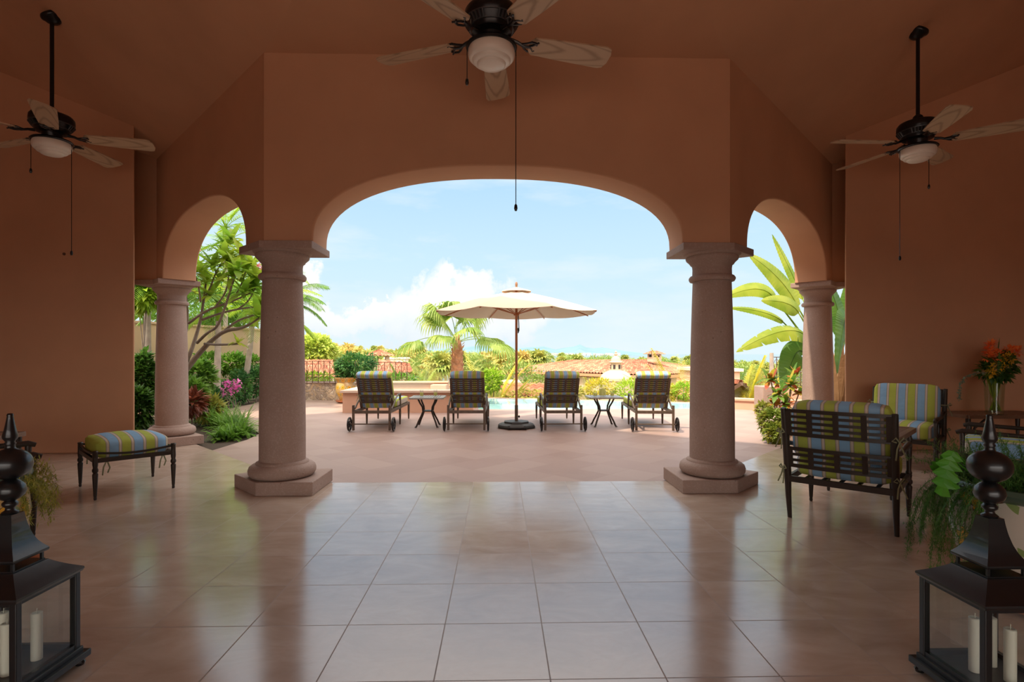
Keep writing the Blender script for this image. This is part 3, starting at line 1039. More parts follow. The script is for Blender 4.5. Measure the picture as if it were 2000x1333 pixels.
for sx in (-1, 1):
    for sy in (-1, 1):
        m = MB()
        x, y = sx * W * 0.36, sy * D / 2
        m.tube([(x, y, 0.37), (x + 0.02, y + sy * 0.02, 0.30), (x + 0.005, y + sy * 0.01, 0.25)], 0.007, 5)
        m.tube([(x, y, 0.37), (x - 0.03, y + sy * 0.02, 0.31), (x - 0.035, y, 0.23)], 0.007, 5)
        m.build('cushion_tie', M_TIE, t)


# loungers
def lounger(loc, rz, label, ang=62):
    t = thing('sun_lounger', loc, label, 'sun lounger', rz, group='wheeled sun loungers facing the pool')
    hw = 0.33
    for sg in (-1, 1):
        m = MB()
        m.box((sg * hw, 0.0, 0.24), (0.04, 0.045, 0.46))
        m.build('leg', M_IRON_L, t, bevel=0.006)
        for yy, zt in ((0.95, 0.62), (1.90, 0.36)):
            m = MB()
            m.lathe([(0.012, 0), (0.016, 0.02), (0.024, 0.25), (0.022, 0.3), (0.026, 0.34), (0.02, zt)], c=(sg * hw, yy, 0), seg=10)
            m.build('leg', M_IRON_L, t, smooth=True, edge=50)
        m = MB()
        m.tube([(sg * hw, 0, 0.45), (sg * hw * 1.02, 0.05, 0.40), (sg * hw * 1.03, 0.15, 0.40), (sg * hw * 1.04, 0.30, 0.47), (sg * hw * 1.03, 0.5, 0.56), (sg * hw, 0.75, 0.61), (sg * hw, 0.98, 0.60)], 0.017, 8)
        m.build('armrest', M_IRON_L, t, smooth=True)
        m = MB()
        ring = [(sg * (hw + 0.07), 0.115 * math.cos(2 * PI * k / 24), 0.125 + 0.115 * math.sin(2 * PI * k / 24)) for k in range(25)]
        m.tube(ring, 0.018, 6)
        wh = m.build('wheel', M_BLACKM, t)
        m = MB()
        for k in range(6):
            a = 2 * PI * k / 6
            m.bar((sg * (hw + 0.07), 0, 0.125), (sg * (hw + 0.07), 0.11 * math.cos(a), 0.125 + 0.11 * math.sin(a)), 0.012, 0.014)
        m.tube([(sg * (hw + 0.05), 0, 0.125), (sg * (hw + 0.09), 0, 0.125)], 0.022, 10)
        m.build('hub', M_BLACKM, wh)
    MB().tube([(-hw - 0.06, 0, 0.125), (hw + 0.06, 0, 0.125)], 0.011, 8).build('axle', M_IRON_L, t)
    m = MB()
    for sg in (-1, 1):
        m.bar((sg * hw, -0.01, 0.345), (sg * hw, 1.92, 0.345), 0.03, 0.055)
    m.bar((-hw, 0, 0.345), (hw, 0, 0.345), 0.03, 0.055)
    m.bar((-hw, 1.92, 0.345), (hw, 1.92, 0.345), 0.03, 0.055)
    for k in range(12):
        yy = 0.72 + k * 0.1
        m.bar((-hw, yy, 0.36), (hw, yy, 0.36), 0.03, 0.012)
    m.build('seat_frame', M_IRON_L, t, bevel=0.004)
    # back panel hinged at y=.62
    H = Vector((0, 0.46, 0.37))
    ca, sa = math.cos(R(ang)), math.sin(R(ang))

    def bp(x, u, off=0.0):
        return Vector((x, H.y - ca * u + sa * off, H.z + sa * u + ca * off))
    m = MB()
    w2 = 0.30
    for sg in (-1, 1):
        m.bar(bp(sg * w2, 0), bp(sg * w2, 0.66), 0.045, 0.022, up=(0, sa, ca))
    for u0, u1, ns in ((0.13, 0.28, 5), (0.37, 0.63, 7)):
        for k in range(ns):
            u_ = u0 + (u1 - u0) * k / (ns - 1)
            m.bar(bp(-w2, u_), bp(w2, u_), 0.028 if k in (0, ns - 1) else 0.016, 0.014, up=(0, sa, ca))
        for x in (-0.2, -0.068, 0.068, 0.2):
            m.bar(bp(x, u0), bp(x, u1), 0.034, 0.018, up=(0, sa, ca))
    m.build('backrest', M_IRON_L, t)
    m = MB()
    rot = Matrix(((1, 0, 0), (0, -ca, sa), (0, sa, ca))).to_3x3()
    m.cushion(bp(0, 0.36, 0.075), (0.64, 0.76, 0.12), rot=rot, n=8, puff=0.1)
    m.cushion(bp(0, 0.715, 0.035), (0.64, 0.10, 0.15), rot=rot, n=5, puff=0.05, k=5)
    m.build('back_cushion', M_STRIPE_L, t, smooth=True, edge=0)
    m = MB()
    m.cushion((0, 1.24, 0.435), (0.66, 1.42, 0.13), n=10, puff=0.15)
    m.build('seat_cushion', M_STRIPE_L, t, smooth=True, edge=0)
    for sg in (-1, 1):
        m = MB()
        bow(m, bp(sg * 0.31, 0.30, -0.03), (0, -1, 0), 0.8)
        m.build('cushion_tie', M_TIE, t)
    return t


lounger((-2.32, 10.1, 0), R(-1), 'striped sun lounger first from the left, beside the pink spa wall')
lounger((-0.60, 10.1, 0), R(-1), 'striped sun lounger second from the left, just left of the parasol pole')
lounger((1.17, 10.05, 0), R(1), 'striped sun lounger third from the left, just right of the parasol pole')
lounger((2.82, 9.95, 0), R(-5), 'striped sun lounger at the right end of the row near the stone column')


def side_table(loc, rz, label):
    t = thing('side_table', loc, label, 'side table', rz, group='small square side tables between the loungers')
    m = MB()
    S = 0.30
    for a, b in (((-S, -S), (S, -S)), ((-S, S), (S, S)), ((-S, -S), (-S, S)), ((S, -S), (S, S))):
        m.bar((a[0], a[1], 0.56), (b[0], b[1], 0.56), 0.05, 0.03)
    for k in range(11):
        x = -S + 0.05 + (2 * S - 0.1) * k / 10
        m.bar((x, -S, 0.565), (x, S, 0.565), 0.036, 0.014)
    m.build('table_top', principled('pale_slat_top', (0.30, 0.27, 0.25), 0.3, 0.2), t, bevel=0.003)
    for sx in (-1, 1):
        for sy in (-1, 1):
            m = MB()
            rr = [(0.17, 0.55), (0.14, 0.47), (0.095, 0.38), (0.085, 0.29), (0.12, 0.20), (0.165, 0.10), (0.19, 0.03), (0.205, 0.008)]
            m.tube([(sx * r, sy * r, z) for r, z in rr], 0.017, 8)
            lg = m.build('leg', M_IRON, t, smooth=True)
            MB().lathe([(0.024, 0), (0.024, 0.012), (0.012, 0.02)], c=(sx * 0.205, sy * 0.205, 0), seg=10).build('foot', M_IRON, lg)
    MB().box((0, 0, 0.30), (0.19, 0.19, 0.022)).build('brace_plate', M_IRON, t, bevel=0.003)
    return t


side_table((-1.38, 10.75, 0), 0, 'small square slatted side table between the two left loungers')
side_table((2.04, 10.75, 0), 0, 'small square slatted side table with a lemonade pitcher between the two right loungers')


def tumbler(x, y, z, label, r=0.035, h=0.10, fill=0.6):
    t = thing('drinking_glass', (x, y, z), label, 'glass')
    MB().lathe([(0, 0), (r * 0.85, 0), (r, h), (r * 0.93, h), (r * 0.8, 0.012), (0, 0.012)], seg=16).build('glass_body', M_GLASS, t, smooth=True)
    MB().lathe([(0, 0.014), (r * 0.78, 0.014), (r * 0.88, h * fill), (0, h * fill)], seg=16).build('drink', M_LEMON, t, smooth=True)
    return t


TZ = 0.578
tumbler(-1.50, 10.72, TZ, 'left glass of pale drink on the left side table', 0.04, 0.13)
tumbler(-1.24, 10.78, TZ, 'right glass of pale drink on the left side table', 0.04, 0.13)
tumbler(1.86, 10.66, TZ, 'glass of lemonade left of the pitcher on the right side table', 0.042, 0.11)
tumbler(2.19, 10.66, TZ, 'glass of lemonade right of the pitcher on the right side table', 0.042, 0.11)
t = thing('pitcher', (2.02, 10.76, TZ), 'glass pitcher of lemonade standing on the right side table', 'pitcher')
MB().lathe([(0, 0), (0.065, 0), (0.07, 0.05), (0.06, 0.17), (0.072, 0.22), (0.068, 0.22), (0.055, 0.17), (0.064, 0.05), (0, 0.012)], seg=20).build('glass_body', M_GLASS, t, smooth=True)
MB().lathe([(0, 0.014), (0.062, 0.014), (0.064, 0.05), (0.058, 0.14), (0, 0.14)], seg=20).build('lemonade', M_LEMON, t, smooth=True)
MB().tube([(0.066, 0, 0.20), (0.11, 0, 0.19), (0.115, 0, 0.12), (0.068, 0, 0.06)], 0.008, 8).build('handle', M_GLASS, t, smooth=True)

# parasol
t = thing('parasol', (0.33, 10.6, 0), 'large open cream parasol on a wooden pole between the loungers', 'parasol', 0)
m = MB()
m.lathe([(0.37, 0), (0.385, 0.02), (0.36, 0.05), (0.30, 0.075), (0.25, 0.085), (0.25, 0.115), (0.06, 0.12)], seg=8, phase=PI / 8)
m.tube([(-0.16, -0.36, 0.03), (0.16, -0.36, 0.03)], 0.016, 8)
bs = m.build('base', principled('charcoal_resin', (0.04, 0.04, 0.042), 0.55), t, bevel=0.006)
for sx in (-1, 1):
    MB().tube([(sx * 0.15 - 0.02, -0.37, 0.036), (sx * 0.15 + 0.02, -0.37, 0.036)], 0.035, 12).build('wheel', M_BLACKM, bs)
MB().tube([(0, 0, 0.09), (0, 0, 0.42)], 0.032, 12).build('pole_sleeve', M_IRON_L, t, smooth=True)
MB().lathe([(0.012, 0), (0.02, 0.02), (0.012, 0.04), (0, 0.045)], c=(0.05, 0, 0.18), seg=8).build('knob', M_BLACKM, t)
MB().tube([(0, 0, 0.3), (0, 0, 2.66)], 0.024, 16).build('pole', M_TEAK, t, smooth=True)
RC, ZR, ZT = 1.58, 2.19, 2.60
ph = R(-90 + 22.5 - 2)


def cz_(r):
    f = r / RC
    return ZT - (ZT - ZR) * (f ** 1.25)


m = MB()
nr, ns = 8, 6
rings = []
for j in range(nr + 1):
    r = 0.22 + (RC - 0.22) * j / nr
    row = []
    for k in range(8):
        a0 = ph + 2 * PI * k / 8
        a1 = ph + 2 * PI * (k + 1) / 8
        p0 = Vector((r * math.cos(a0), r * math.sin(a0), cz_(r)))
        p1 = Vector((r * math.cos(a1), r * math.sin(a1), cz_(r)))
        for q in range(ns):
            f = q / ns
            p = p0.lerp(p1, f)
            sag = 0.035 * math.sin(PI * f) * (r / RC)
            row.append((p.x, p.y, p.z - sag))
    rings.append(row)
N = 8 * ns
for row in rings:
    m.v += row
for j in range(nr):
    for k in range(N):
        m.f.append((j * N + k, j * N + (k + 1) % N, (j + 1) * N + (k + 1) % N, (j + 1) * N + k))
c = m.build('canopy', M_CREAM, t, smooth=True, edge=0)
md = c.modifiers.new('solid', 'SOLIDIFY')
md.thickness = 0.006
for p in c.data.polygons:
    p.use_smooth = False
m = MB()
m.lathe([(0.0, 2.69), (0.10, 2.66), (0.22, 2.63), (0.30, 2.60), (0.30, 2.592), (0.2, 2.62), (0.0, 2.67)], seg=8, phase=ph)
m.build('vent_cap', M_CREAM, c)
MB().lathe([(0.025, 2.67), (0.028, 2.69), (0.018, 2.70), (0.026, 2.725), (0.024, 2.76), (0.012, 2.785), (0, 2.79)], seg=14).build('finial', principled('finial_wood', (0.30, 0.16, 0.09), 0.5), t, smooth=True)
for k in range(8):
    a = ph + 2 * PI * k / 8
    cc, ss = math.cos(a), math.sin(a)
    m = MB()
    m.tube([(r * cc, r * ss, cz_(r) - 0.02) for r in (0.03, 0.3, 0.6, 0.9, 1.2, 1.5, 1.57)], 0.011, 6)
    rb_ = m.build('rib', M_TEAK, t, smooth=True)
    m = MB()
    m.tube([(0.05 * cc, 0.05 * ss, 2.17), (0.78 * cc, 0.78 * ss, cz_(0.78) - 0.03)], 0.010, 6)
    m.build('strut', M_TEAK, rb_, smooth=True)
MB().lathe([(0.03, 2.13), (0.055, 2.14), (0.055, 2.19), (0.03, 2.2)], seg=14).build('runner_hub', M_TEAK, t, smooth=True)
MB().tube([(0.03, -0.01, 2.2), (0.045, -0.02, 2.0), (0.05, -0.02, 1.85), (0.035, -0.02, 1.8), (0.03, -0.03, 1.9)], 0.009, 6).build('cord', M_BLACKM, t)

# coffee table of slats between the armchairs
t = thing('coffee_table', (3.92, 5.75, 0), 'brown slatted table between the facing armchairs', 'table', R(45))
m = MB()
LX, LY = 1.06, 0.60
for a, b in (((-1, -1), (1, -1)), ((-1, 1), (1, 1)), ((-1, -1), (-1, 1)), ((1, -1), (1, 1))):
    m.bar((a[0] * LX / 2, a[1] * LY / 2, 0.575), (b[0] * LX / 2, b[1] * LY / 2, 0.575), 0.06, 0.05)
for k in range(18):
    x = -LX / 2 + 0.05 + (LX - 0.1) * k / 17
    m.bar((x, -LY / 2, 0.585), (x, LY / 2, 0.585), 0.038, 0.016)
m.build('table_top', M_TABLEW, t, bevel=0.003)
for sx in (-1, 1):
    for sy in (-1, 1):
        m = MB()
        turned_leg(m, sx * (LX / 2 - 0.03), sy * (LY / 2 - 0.03), 0.56, 0.026)
        m.build('leg', M_IRON, t, smooth=True, edge=50)
p = at(1749, 838, 5.35)
t = thing('bird_ornament', (3.62, 5.33, 0.60), 'small dark ornament with a red beak on the slatted table', 'ornament', R(200))
MB().lathe([(0, 0), (0.03, 0.005), (0.04, 0.03), (0.032, 0.06), (0.018, 0.085), (0.022, 0.105), (0.016, 0.125), (0, 0.13)], seg=16).build('body', M_BLACK, t, smooth=True, edge=0)
MB().tube([(0.015, 0, 0.11), (0.04, 0, 0.105), (0.055, 0, 0.09)], [0.012, 0.009, 0.002], 8).build('beak', principled('red_glaze', (0.7, 0.04, 0.02), 0.3), t, smooth=True)
t = MB().box((0, 0, 0.008), (0.13, 0.13, 0.016)).build('napkin', M_WHITEW, loc=(3.50, 5.46, 0.60), bevel=0.003)
t.rotation_euler = (0, 0, R(20))
tag(t, 'white folded napkin on the slatted table beside the ornament', 'napkin')

# console tables by the side walls
def console(loc, rz, label, LX=1.15, LY=0.5):
    t = thing('console_table', loc, label, 'console table', rz, group='low slatted side tables by the walls')
    m = MB()
    for a, b in (((-1, -1), (1, -1)), ((-1, 1), (1, 1)), ((-1, -1), (-1, 1)), ((1, -1), (1, 1))):
        m.bar((a[0] * LX / 2, a[1] * LY / 2, 0.57), (b[0] * LX / 2, b[1] * LY / 2, 0.57), 0.05, 0.045)
    for k in range(14):
        x = -LX / 2 + 0.05 + (LX - 0.1) * k / 13
        m.bar((x, -LY / 2, 0.58), (x, LY / 2, 0.58), 0.055, 0.018)
    m.build('table_top', M_TABLEW, t, bevel=0.003)
    for sx in (-1, 1):
        for sy in (-1, 1):
            m = MB()
            m.lathe([(0.015, 0), (0.022, 0.3), (0.03, 0.5), (0.03, 0.56)], c=(sx * (LX / 2 - 0.03), sy * (LY / 2 - 0.03), 0), seg=12)
            m.build('leg', M_IRON, t, smooth=True)
        m = MB()
        m.tube([(sx * (LX / 2 - 0.05), -LY / 2 + 0.03, 0.25), (sx * (LX / 2 - 0.12), -LY / 2 + 0.03, 0.42), (sx * (LX / 2 - 0.28), -LY / 2 + 0.03, 0.55)], 0.015, 8)
        m.build('brace', M_IRON, t, smooth=True)
    return t


console((6.78, 7.42, 0), 0, 'brown slatted console table against the right wall holding the flower vase', 1.2, 0.55)
console((-5.35, 5.62, 0), 0, 'dark slatted table at the left picture edge behind the armchair', 0.8, 0.5)

# lanterns
def lantern(loc, label, pos):
    t = thing('lantern', loc, label, 'lantern', 0, group='tall black metal floor lanterns with glass panes')
    a = 0.165
    feet = []
    m = MB()
    m.box((0, 0, 0.045), (2 * a + 0.06, 2 * a + 0.06, 0.03))
    m.box((0, 0, 0.07), (2 * a + 0.02, 2 * a + 0.02, 0.025))
    for sx in (-1, 1):
        for sy in (-1, 1):
            feet.append((sx * a, sy * a))
    bs = m.build('base', M_BLACK, t, bevel=0.004)
    for fx, fy in feet:
        MB().lathe([(0.018, 0), (0.022, 0.012), (0.012, 0.032)], c=(fx, fy, 0), seg=10).build('foot', M_BLACK, bs)
    for sx in (-1, 1):
        for sy in (-1, 1):
            m = MB()
            m.box((sx * (a - 0.012), sy * (a - 0.012), 0.255), (0.028, 0.028, 0.35))
            m.build('post', M_BLACK, t, bevel=0.003)
    for zz in (0.092, 0.418):
        m = MB()
        for sg in (-1, 1):
            m.box((0, sg * (a - 0.012), zz), (2 * a - 0.01, 0.02, 0.02))
            m.box((sg * (a - 0.012), 0, zz), (0.02, 2 * a - 0.01, 0.02))
        m.build('window_frame', M_BLACK, t)
    for k in range(4):
        m = MB()
        m.box((0, -(a - 0.014), 0.255), (2 * a - 0.055, 0.003, 0.31))
        g_ = m.build('glass_pane', M_GLASS, t)
        g_.rotation_euler = (0, 0, k * PI / 2)
    # flared lower roof
    def flare(name, prof):
        m = MB()
        q_ = [prof[0]]
        for a0_, b0_ in zip(prof[:-1], prof[1:]):
            q_ += [((a0_[0] * 2 + b0_[0]) / 3, (a0_[1] * 2 + b0_[1]) / 3), ((a0_[0] + b0_[0] * 2) / 3, (a0_[1] + b0_[1] * 2) / 3)]
        q_.append(prof[-1])
        prof = q_
        vs = []
        for r, z in prof:
            for sx, sy in ((-1, -1), (1, -1), (1, 1), (-1, 1)):
                vs.append((sx * r, sy * r, z))
        fs = []
        for i in range(len(prof) - 1):
            for k in range(4):
                k2 = (k + 1) % 4
                fs.append((i * 4 + k, i * 4 + k2, (i + 1) * 4 + k2, (i + 1) * 4 + k))
        fs.append((3, 2, 1, 0))
        q = (len(prof) - 1) * 4
        fs.append((q, q + 1, q + 2, q + 3))
        m.add(vs, fs)
        return m.build(name, M_BLACK, t, smooth=True, edge=25)
    flare('lower_roof', [(0.172, 0.422), (0.18, 0.438), (0.168, 0.446), (0.142, 0.462), (0.12, 0.478), (0.10, 0.495), (0.088, 0.506), (0.088, 0.508)])
    m = MB()
    for sx in (-1, 1):
        for sy in (-1, 1):
            m.box((sx * 0.072, sy * 0.072, 0.53), (0.01, 0.01, 0.05))
    m.box((0, 0, 0.509), (0.16, 0.16, 0.010))
    m.build('vent_gallery', M_BLACK, t)
    flare('upper_roof', [(0.088, 0.546), (0.092, 0.556), (0.086, 0.564), (0.07, 0.585), (0.056, 0.613), (0.045, 0.65), (0.037, 0.69), (0.032, 0.73)])
    fin = [(0.028, 0.73), (0.03, 0.736), (0.018, 0.745), (0.016, 0.755), (0.027, 0.765), (0.028, 0.775), (0.018, 0.785), (0.03, 0.79), (0.048, 0.805), (0.055, 0.825), (0.05, 0.848), (0.034, 0.866), (0.022, 0.873)]
    for k in range(1, 12):
        a_ = -PI / 2 + PI * k / 12
        fin.append((max(0.02, 0.077 * math.cos(a_)), 0.938 + 0.066 * math.sin(a_)))
    fin += [(0.018, 1.008), (0.017, 1.018), (0.021, 1.024), (0.016, 1.032), (0.025, 1.045), (0.027, 1.055), (0.02, 1.085), (0.013, 1.125), (0.011, 1.138), (0.012, 1.144), (0.009, 1.15), (0, 1.151)]
    MB().lathe(fin, seg=32).build('finial', M_BLACK, t, smooth=True, edge=70)
    for i, (cx, cy, h) in enumerate(((0.035, -0.055, 0.21), (-0.045, 0.02, 0.22), (0.06, 0.06, 0.2))):
        c = MB().lathe([(0, 0), (0.021, 0), (0.021, h), (0.016, h + 0.003), (0, h - 0.004)], seg=20).tube([(0, 0, h - 0.006), (0.002, 0, h + 0.02)], 0.0015, 4)
        c = c.build('pillar_candle', M_CANDLE, loc=(loc[0] + cx, loc[1] + cy, 0.083), smooth=True, edge=50)
        tag(c, ['white pillar candle nearest the glass corner inside the %s lantern', 'white pillar candle on the window side inside the %s lantern', 'white pillar candle at the rear inside the %s lantern'][i] % pos, 'candle', 'white candles inside the lanterns')
    return t


lantern((2.02, 2.23, 0), 'tall black lantern in the right foreground before the painted pot', 'right')
lantern((-2.055, 2.37, 0), 'tall black lantern cut by the left picture edge', 'left')


# ------------------------------------------------------------------ plants
rnd = random.Random(11)


def rv():
    while True:
        p = Vector((rnd.uniform(-1, 1), rnd.uniform(-1, 1), rnd.uniform(-1, 1)))
        if 0.05 < p.length < 1:
            return p


def leaf(m, p, d, L, W, up=None, droop=0.15, fold=0.12):
    d = d.normalized()
    up = up or Vector((0, 0, 1))
    s = d.cross(up)
    if s.length < 1e-3:
        s = Vector((1, 0, 0))
    s.normalize()
    n = s.cross(d)
    mid = p + d * L * 0.45
    a = mid + s * W * 0.5 + n * W * fold
    b = mid - s * W * 0.5 + n * W * fold
    tip = p + d * L - n * L * droop
    m.add([p, a, tip, b, mid], [(0, 1, 4), (1, 2, 4), (2, 3, 4), (3, 0, 4)])


def longleaf(m, p, d, L, W, droop=0.5, seg=5, up=None, wave=0.0):
    """strap leaf that bends down along its length"""
    d = d.normalized()
    s = d.cross(Vector((0, 0, 1)))
    if s.length < 1e-3:
        s = Vector((1, 0, 0))
    s.normalize()
    vs, fs = [], []
    q = p.copy()
    dd = d.copy()
    for i in range(seg + 1):
        f = i / seg
        w_ = W * (math.sin(PI * min(1, 0.12 + f * 0.88)) ** 0.7) * 0.5 if i < seg else 0.001
        if i == 0:
            w_ = W * 0.12
        vs += [q + s * w_, q - s * w_]
        dd = (dd - Vector((0, 0, 1)) * droop / seg).normalized()
        q = q + dd * L / seg
    for i in range(seg):
        fs.append((2 * i, 2 * i + 1, 2 * i + 3, 2 * i + 2))
    m.add(vs, fs)


def leafcloud(m, blobs, n, L, W, droop=0.2, shell=0.55):
    tot = sum(b[1][0] * b[1][1] + b[1][1] * b[1][2] + b[1][0] * b[1][2] for b in blobs)
    for c, r in blobs:
        k = int(n * (r[0] * r[1] + r[1] * r[2] + r[0] * r[2]) / tot)
        c = Vector(c)
        for _ in range(k):
            d = rv().normalized()
            f = shell + (1 - shell) * rnd.random() ** 0.6
            lump = 0.85 + 0.3 * noise.noise(Vector(c) * 1.3 + d * 1.8)
            p = c + Vector((d.x * r[0], d.y * r[1], d.z * r[2])) * f * lump
            dr = (d + rv() * 0.9 + Vector((0, 0, 0.25)))
            s = rnd.uniform(0.65, 1.25)
            leaf(m, p, dr, L * s, W * s, up=(rv() * 0.6 + Vector((0, 0, 1))), droop=droop)


def bush(name, blobs, n, L, W, mat, label, cat='bush', group=None, stem=True, droop=0.2, shell=0.5, stems=None):
    c0 = Vector(blobs[0][0])
    zmin = min(b[0][2] - b[1][2] for b in blobs)
    if c0.y > 18.2:
        zmin = min(zmin, ground_z(c0.y) - 0.3)
    elif zmin > 0.05 and name not in ('potted_shrub',):
        zmin = -0.03
    base = Vector((c0.x, c0.y, zmin))
    t = thing(name, base, label, cat, group=group)
    m = MB()
    leafcloud(m, [((Vector(c) - base), r) for c, r in blobs], n, L, W, droop, shell)
    m.build('foliage', mat, t)
    if stem:
        m = MB()
        for c, r in blobs:
            c = Vector(c) - base
            for k in range(4):
                e = c + rv() * min(r) * 0.7
                m.tube([Vector((c.x * 0.4, c.y * 0.4, 0)), Vector((c.x * 0.8, c.y * 0.8, c.z * 0.5)), e], [0.02, 0.014, 0.006], 5)
        m.build('stems', M_BARK, t)
    return t


def curve_pts(p, d, L, droop, n):
    pts = [p.copy()]
    dd = d.normalized()
    q = p.copy()
    for i in range(n):
        dd = (dd - Vector((0, 0, 1)) * droop / n).normalized()
        q = q + dd * L / n
        pts.append(q.copy())
    return pts


def feather(m, p, d, L, droop, LL, n=26, lw=0.03, ldroop=0.5, stemr=0.012, spread=0.75):
    pts = curve_pts(p, d, L, droop, 8)
    m.tube(pts, [stemr * (1 - 0.85 * i / 8) for i in range(9)], 5, cap=False)
    for k in range(n):
        f = 0.12 + 0.88 * k / n
        x = f * 8
        i = min(7, int(x))
        q = pts[i].lerp(pts[i + 1], x - i)
        t_ = (pts[i + 1] - pts[i]).normalized()
        s = t_.cross(Vector((0, 0, 1)))
        if s.length < 1e-3:
            s = Vector((1, 0, 0))
        s.normalize()
        ln = LL * (math.sin(PI * (0.18 + 0.77 * f)) ** 0.8) * rnd.uniform(0.85, 1.1)
        for sg in (-1, 1):
            dr = (s * sg * spread + t_ * 0.65 + Vector((0, 0, 0.12)))
            longleaf(m, q, dr, ln, lw, droop=ldroop, seg=3)


def fanleaf(m, p, d, PL, FR, n=30, droop=0.5, sweep=R(240), hang=1.2, petr=0.014, pdroop=0.25, free=0.5):
    """costapalmate leaf: petiole, then pleated blade whose ends split and hang"""
    pts = curve_pts(p, d, PL, pdroop, 5)
    m.tube(pts, [petr * (1 - 0.4 * i / 5) for i in range(6)], 5, cap=False)
    q = pts[-1]
    t_ = (pts[-1] - pts[-2]).normalized()
    s = t_.cross(Vector((0, 0, 1)))
    if s.length < 1e-3:
        s = Vector((1, 0, 0))
    s.normalize()
    n_ = s.cross(t_)
    prevA = None
    for k in range(n + 1):
        a = -sweep / 2 + sweep * k / n
        dr = (t_ * math.cos(a) + s * math.sin(a) + n_ * (0.10 * math.cos(2 * a)))
        dr.normalize()
        ln = FR * (0.72 + 0.28 * math.cos(a / 1.6)) * rnd.uniform(0.92, 1.05)
        w_ = ln * sweep / n * 0.62
        perp = dr.cross(n_).normalized()
        q0 = q
        q1 = q + dr * ln * free * 0.55
        dd = (dr - Vector((0, 0, 1)) * droop * 0.5).normalized()
        q2 = q1 + dd * ln * free * 0.45
        dd = (dd - Vector((0, 0, 1)) * hang * 0.6).normalized()
        q3 = q2 + dd * ln * (1 - free) * 0.5
        dd = (dd - Vector((0, 0, 1)) * hang).normalized()
        q4 = q3 + dd * ln * (1 - free) * 0.55
        wob = Vector((rnd.uniform(-1, 1), rnd.uniform(-1, 1), 0)) * 0.03 * FR
        q4 = q4 + wob
        pl = 0.02 * FR * (1 if k % 2 else -1)
        vs = [q0, q1 + perp * w_ * 0.5 + n_ * pl, q1 - perp * w_ * 0.5 - n_ * pl, q2 + perp * w_ * 0.55, q2 - perp * w_ * 0.55, q3 + perp * w_ * 0.28, q3 - perp * w_ * 0.28, q4]
        m.add(vs, [(0, 1, 2), (1, 3, 4, 2), (3, 5, 6, 4), (5, 7, 6)])


def sph(az, el):
    return Vector((math.cos(az) * math.cos(el), math.sin(az) * math.cos(el), math.sin(el)))


# --- the young fan palm behind the parasol
c = at(893, 651, 16.2)
t = thing('fan_palm', (c.x, c.y, -1.3), 'young fan palm with an orange trunk rising behind the second lounger', 'palm tree')
zc_ = c.z + 1.3
tz = at(893, 683, 16.2).z + 1.3
MB().tube([(0, 0, 0), (0.02, 0, tz * 0.5), (0.0, 0, tz * 0.75), (0, 0, tz), (0, 0, tz + 0.45)], [0.12, 0.13, 0.19, 0.16, 0.06], 14).build('trunk', M_BARKO, t, smooth=True)
m = MB()
for k in range(70):
    a = k * 2.4
    z = tz - 0.95 + 1.1 * k / 70
    r = 0.17
    d = Vector((math.cos(a), math.sin(a), 0.9))
    leaf(m, Vector((math.cos(a) * r * 0.8, math.sin(a) * r * 0.8, z)), d, 0.16, 0.12, droop=-0.1)
m.build('leaf_boots', M_BARKO, t)
fr = [(R(182), R(32), 1.25, 0.95, 0.9), (R(150), R(58), 0.95, 1.0, 0.6), (R(20), R(38), 1.0, 1.0, 0.9), (R(-8), R(26), 1.25, 0.95, 0.8), (R(100), R(72), 0.9, 0.95, 0.4), (R(200), R(65), 0.95, 0.95, 0.5),
      (R(60), R(62), 0.9, 0.9, 0.5), (R(250), R(70), 0.85, 0.95, 0.5), (R(300), R(48), 0.7, 0.85, 0.7), (R(230), R(42), 0.6, 0.85, 0.8), (R(330), R(66), 0.95, 0.95, 0.5)]
for az, el, pl, frr, pd in fr:
    m = MB()
    fanleaf(m, Vector((0, 0, tz + 0.2)), sph(az, el), pl, frr, n=30, pdroop=pd, hang=1.5, droop=0.6, sweep=R(230))
    m.build('frond', leafmat('palm_frond_green', (0.20, 0.32, 0.05), (0.36, 0.44, 0.10), 0.45) if 'palm_frond_green' not in bpy.data.materials else bpy.data.materials['palm_frond_green'], t)

G_PALMF = bpy.data.materials['palm_frond_green']


def palm_clump(name, base, n, L, LL, label, mat=G_YEL, el=(50, 85), droop=1.1, lw=0.03, nl=24, group=None, ldroop=0.5):
    t = thing(name, base, label, 'palm', group=group)
    m = MB()
    for k in range(n):
        az = rnd.uniform(0, 2 * PI)
        e = R(rnd.uniform(*el))
        feather(m, Vector((rnd.uniform(-.1, .1), rnd.uniform(-.1, .1), 0)), sph(az, e), L * rnd.uniform(0.8, 1.1), droop, LL, n=nl, lw=lw, ldroop=ldroop)
    m.build('fronds', mat, t)
    return t


def G0(px, y_top, depth, zbase):
    p = at(px, y_top, depth)
    return Vector((p.x, p.y, zbase)), p.z - zbase


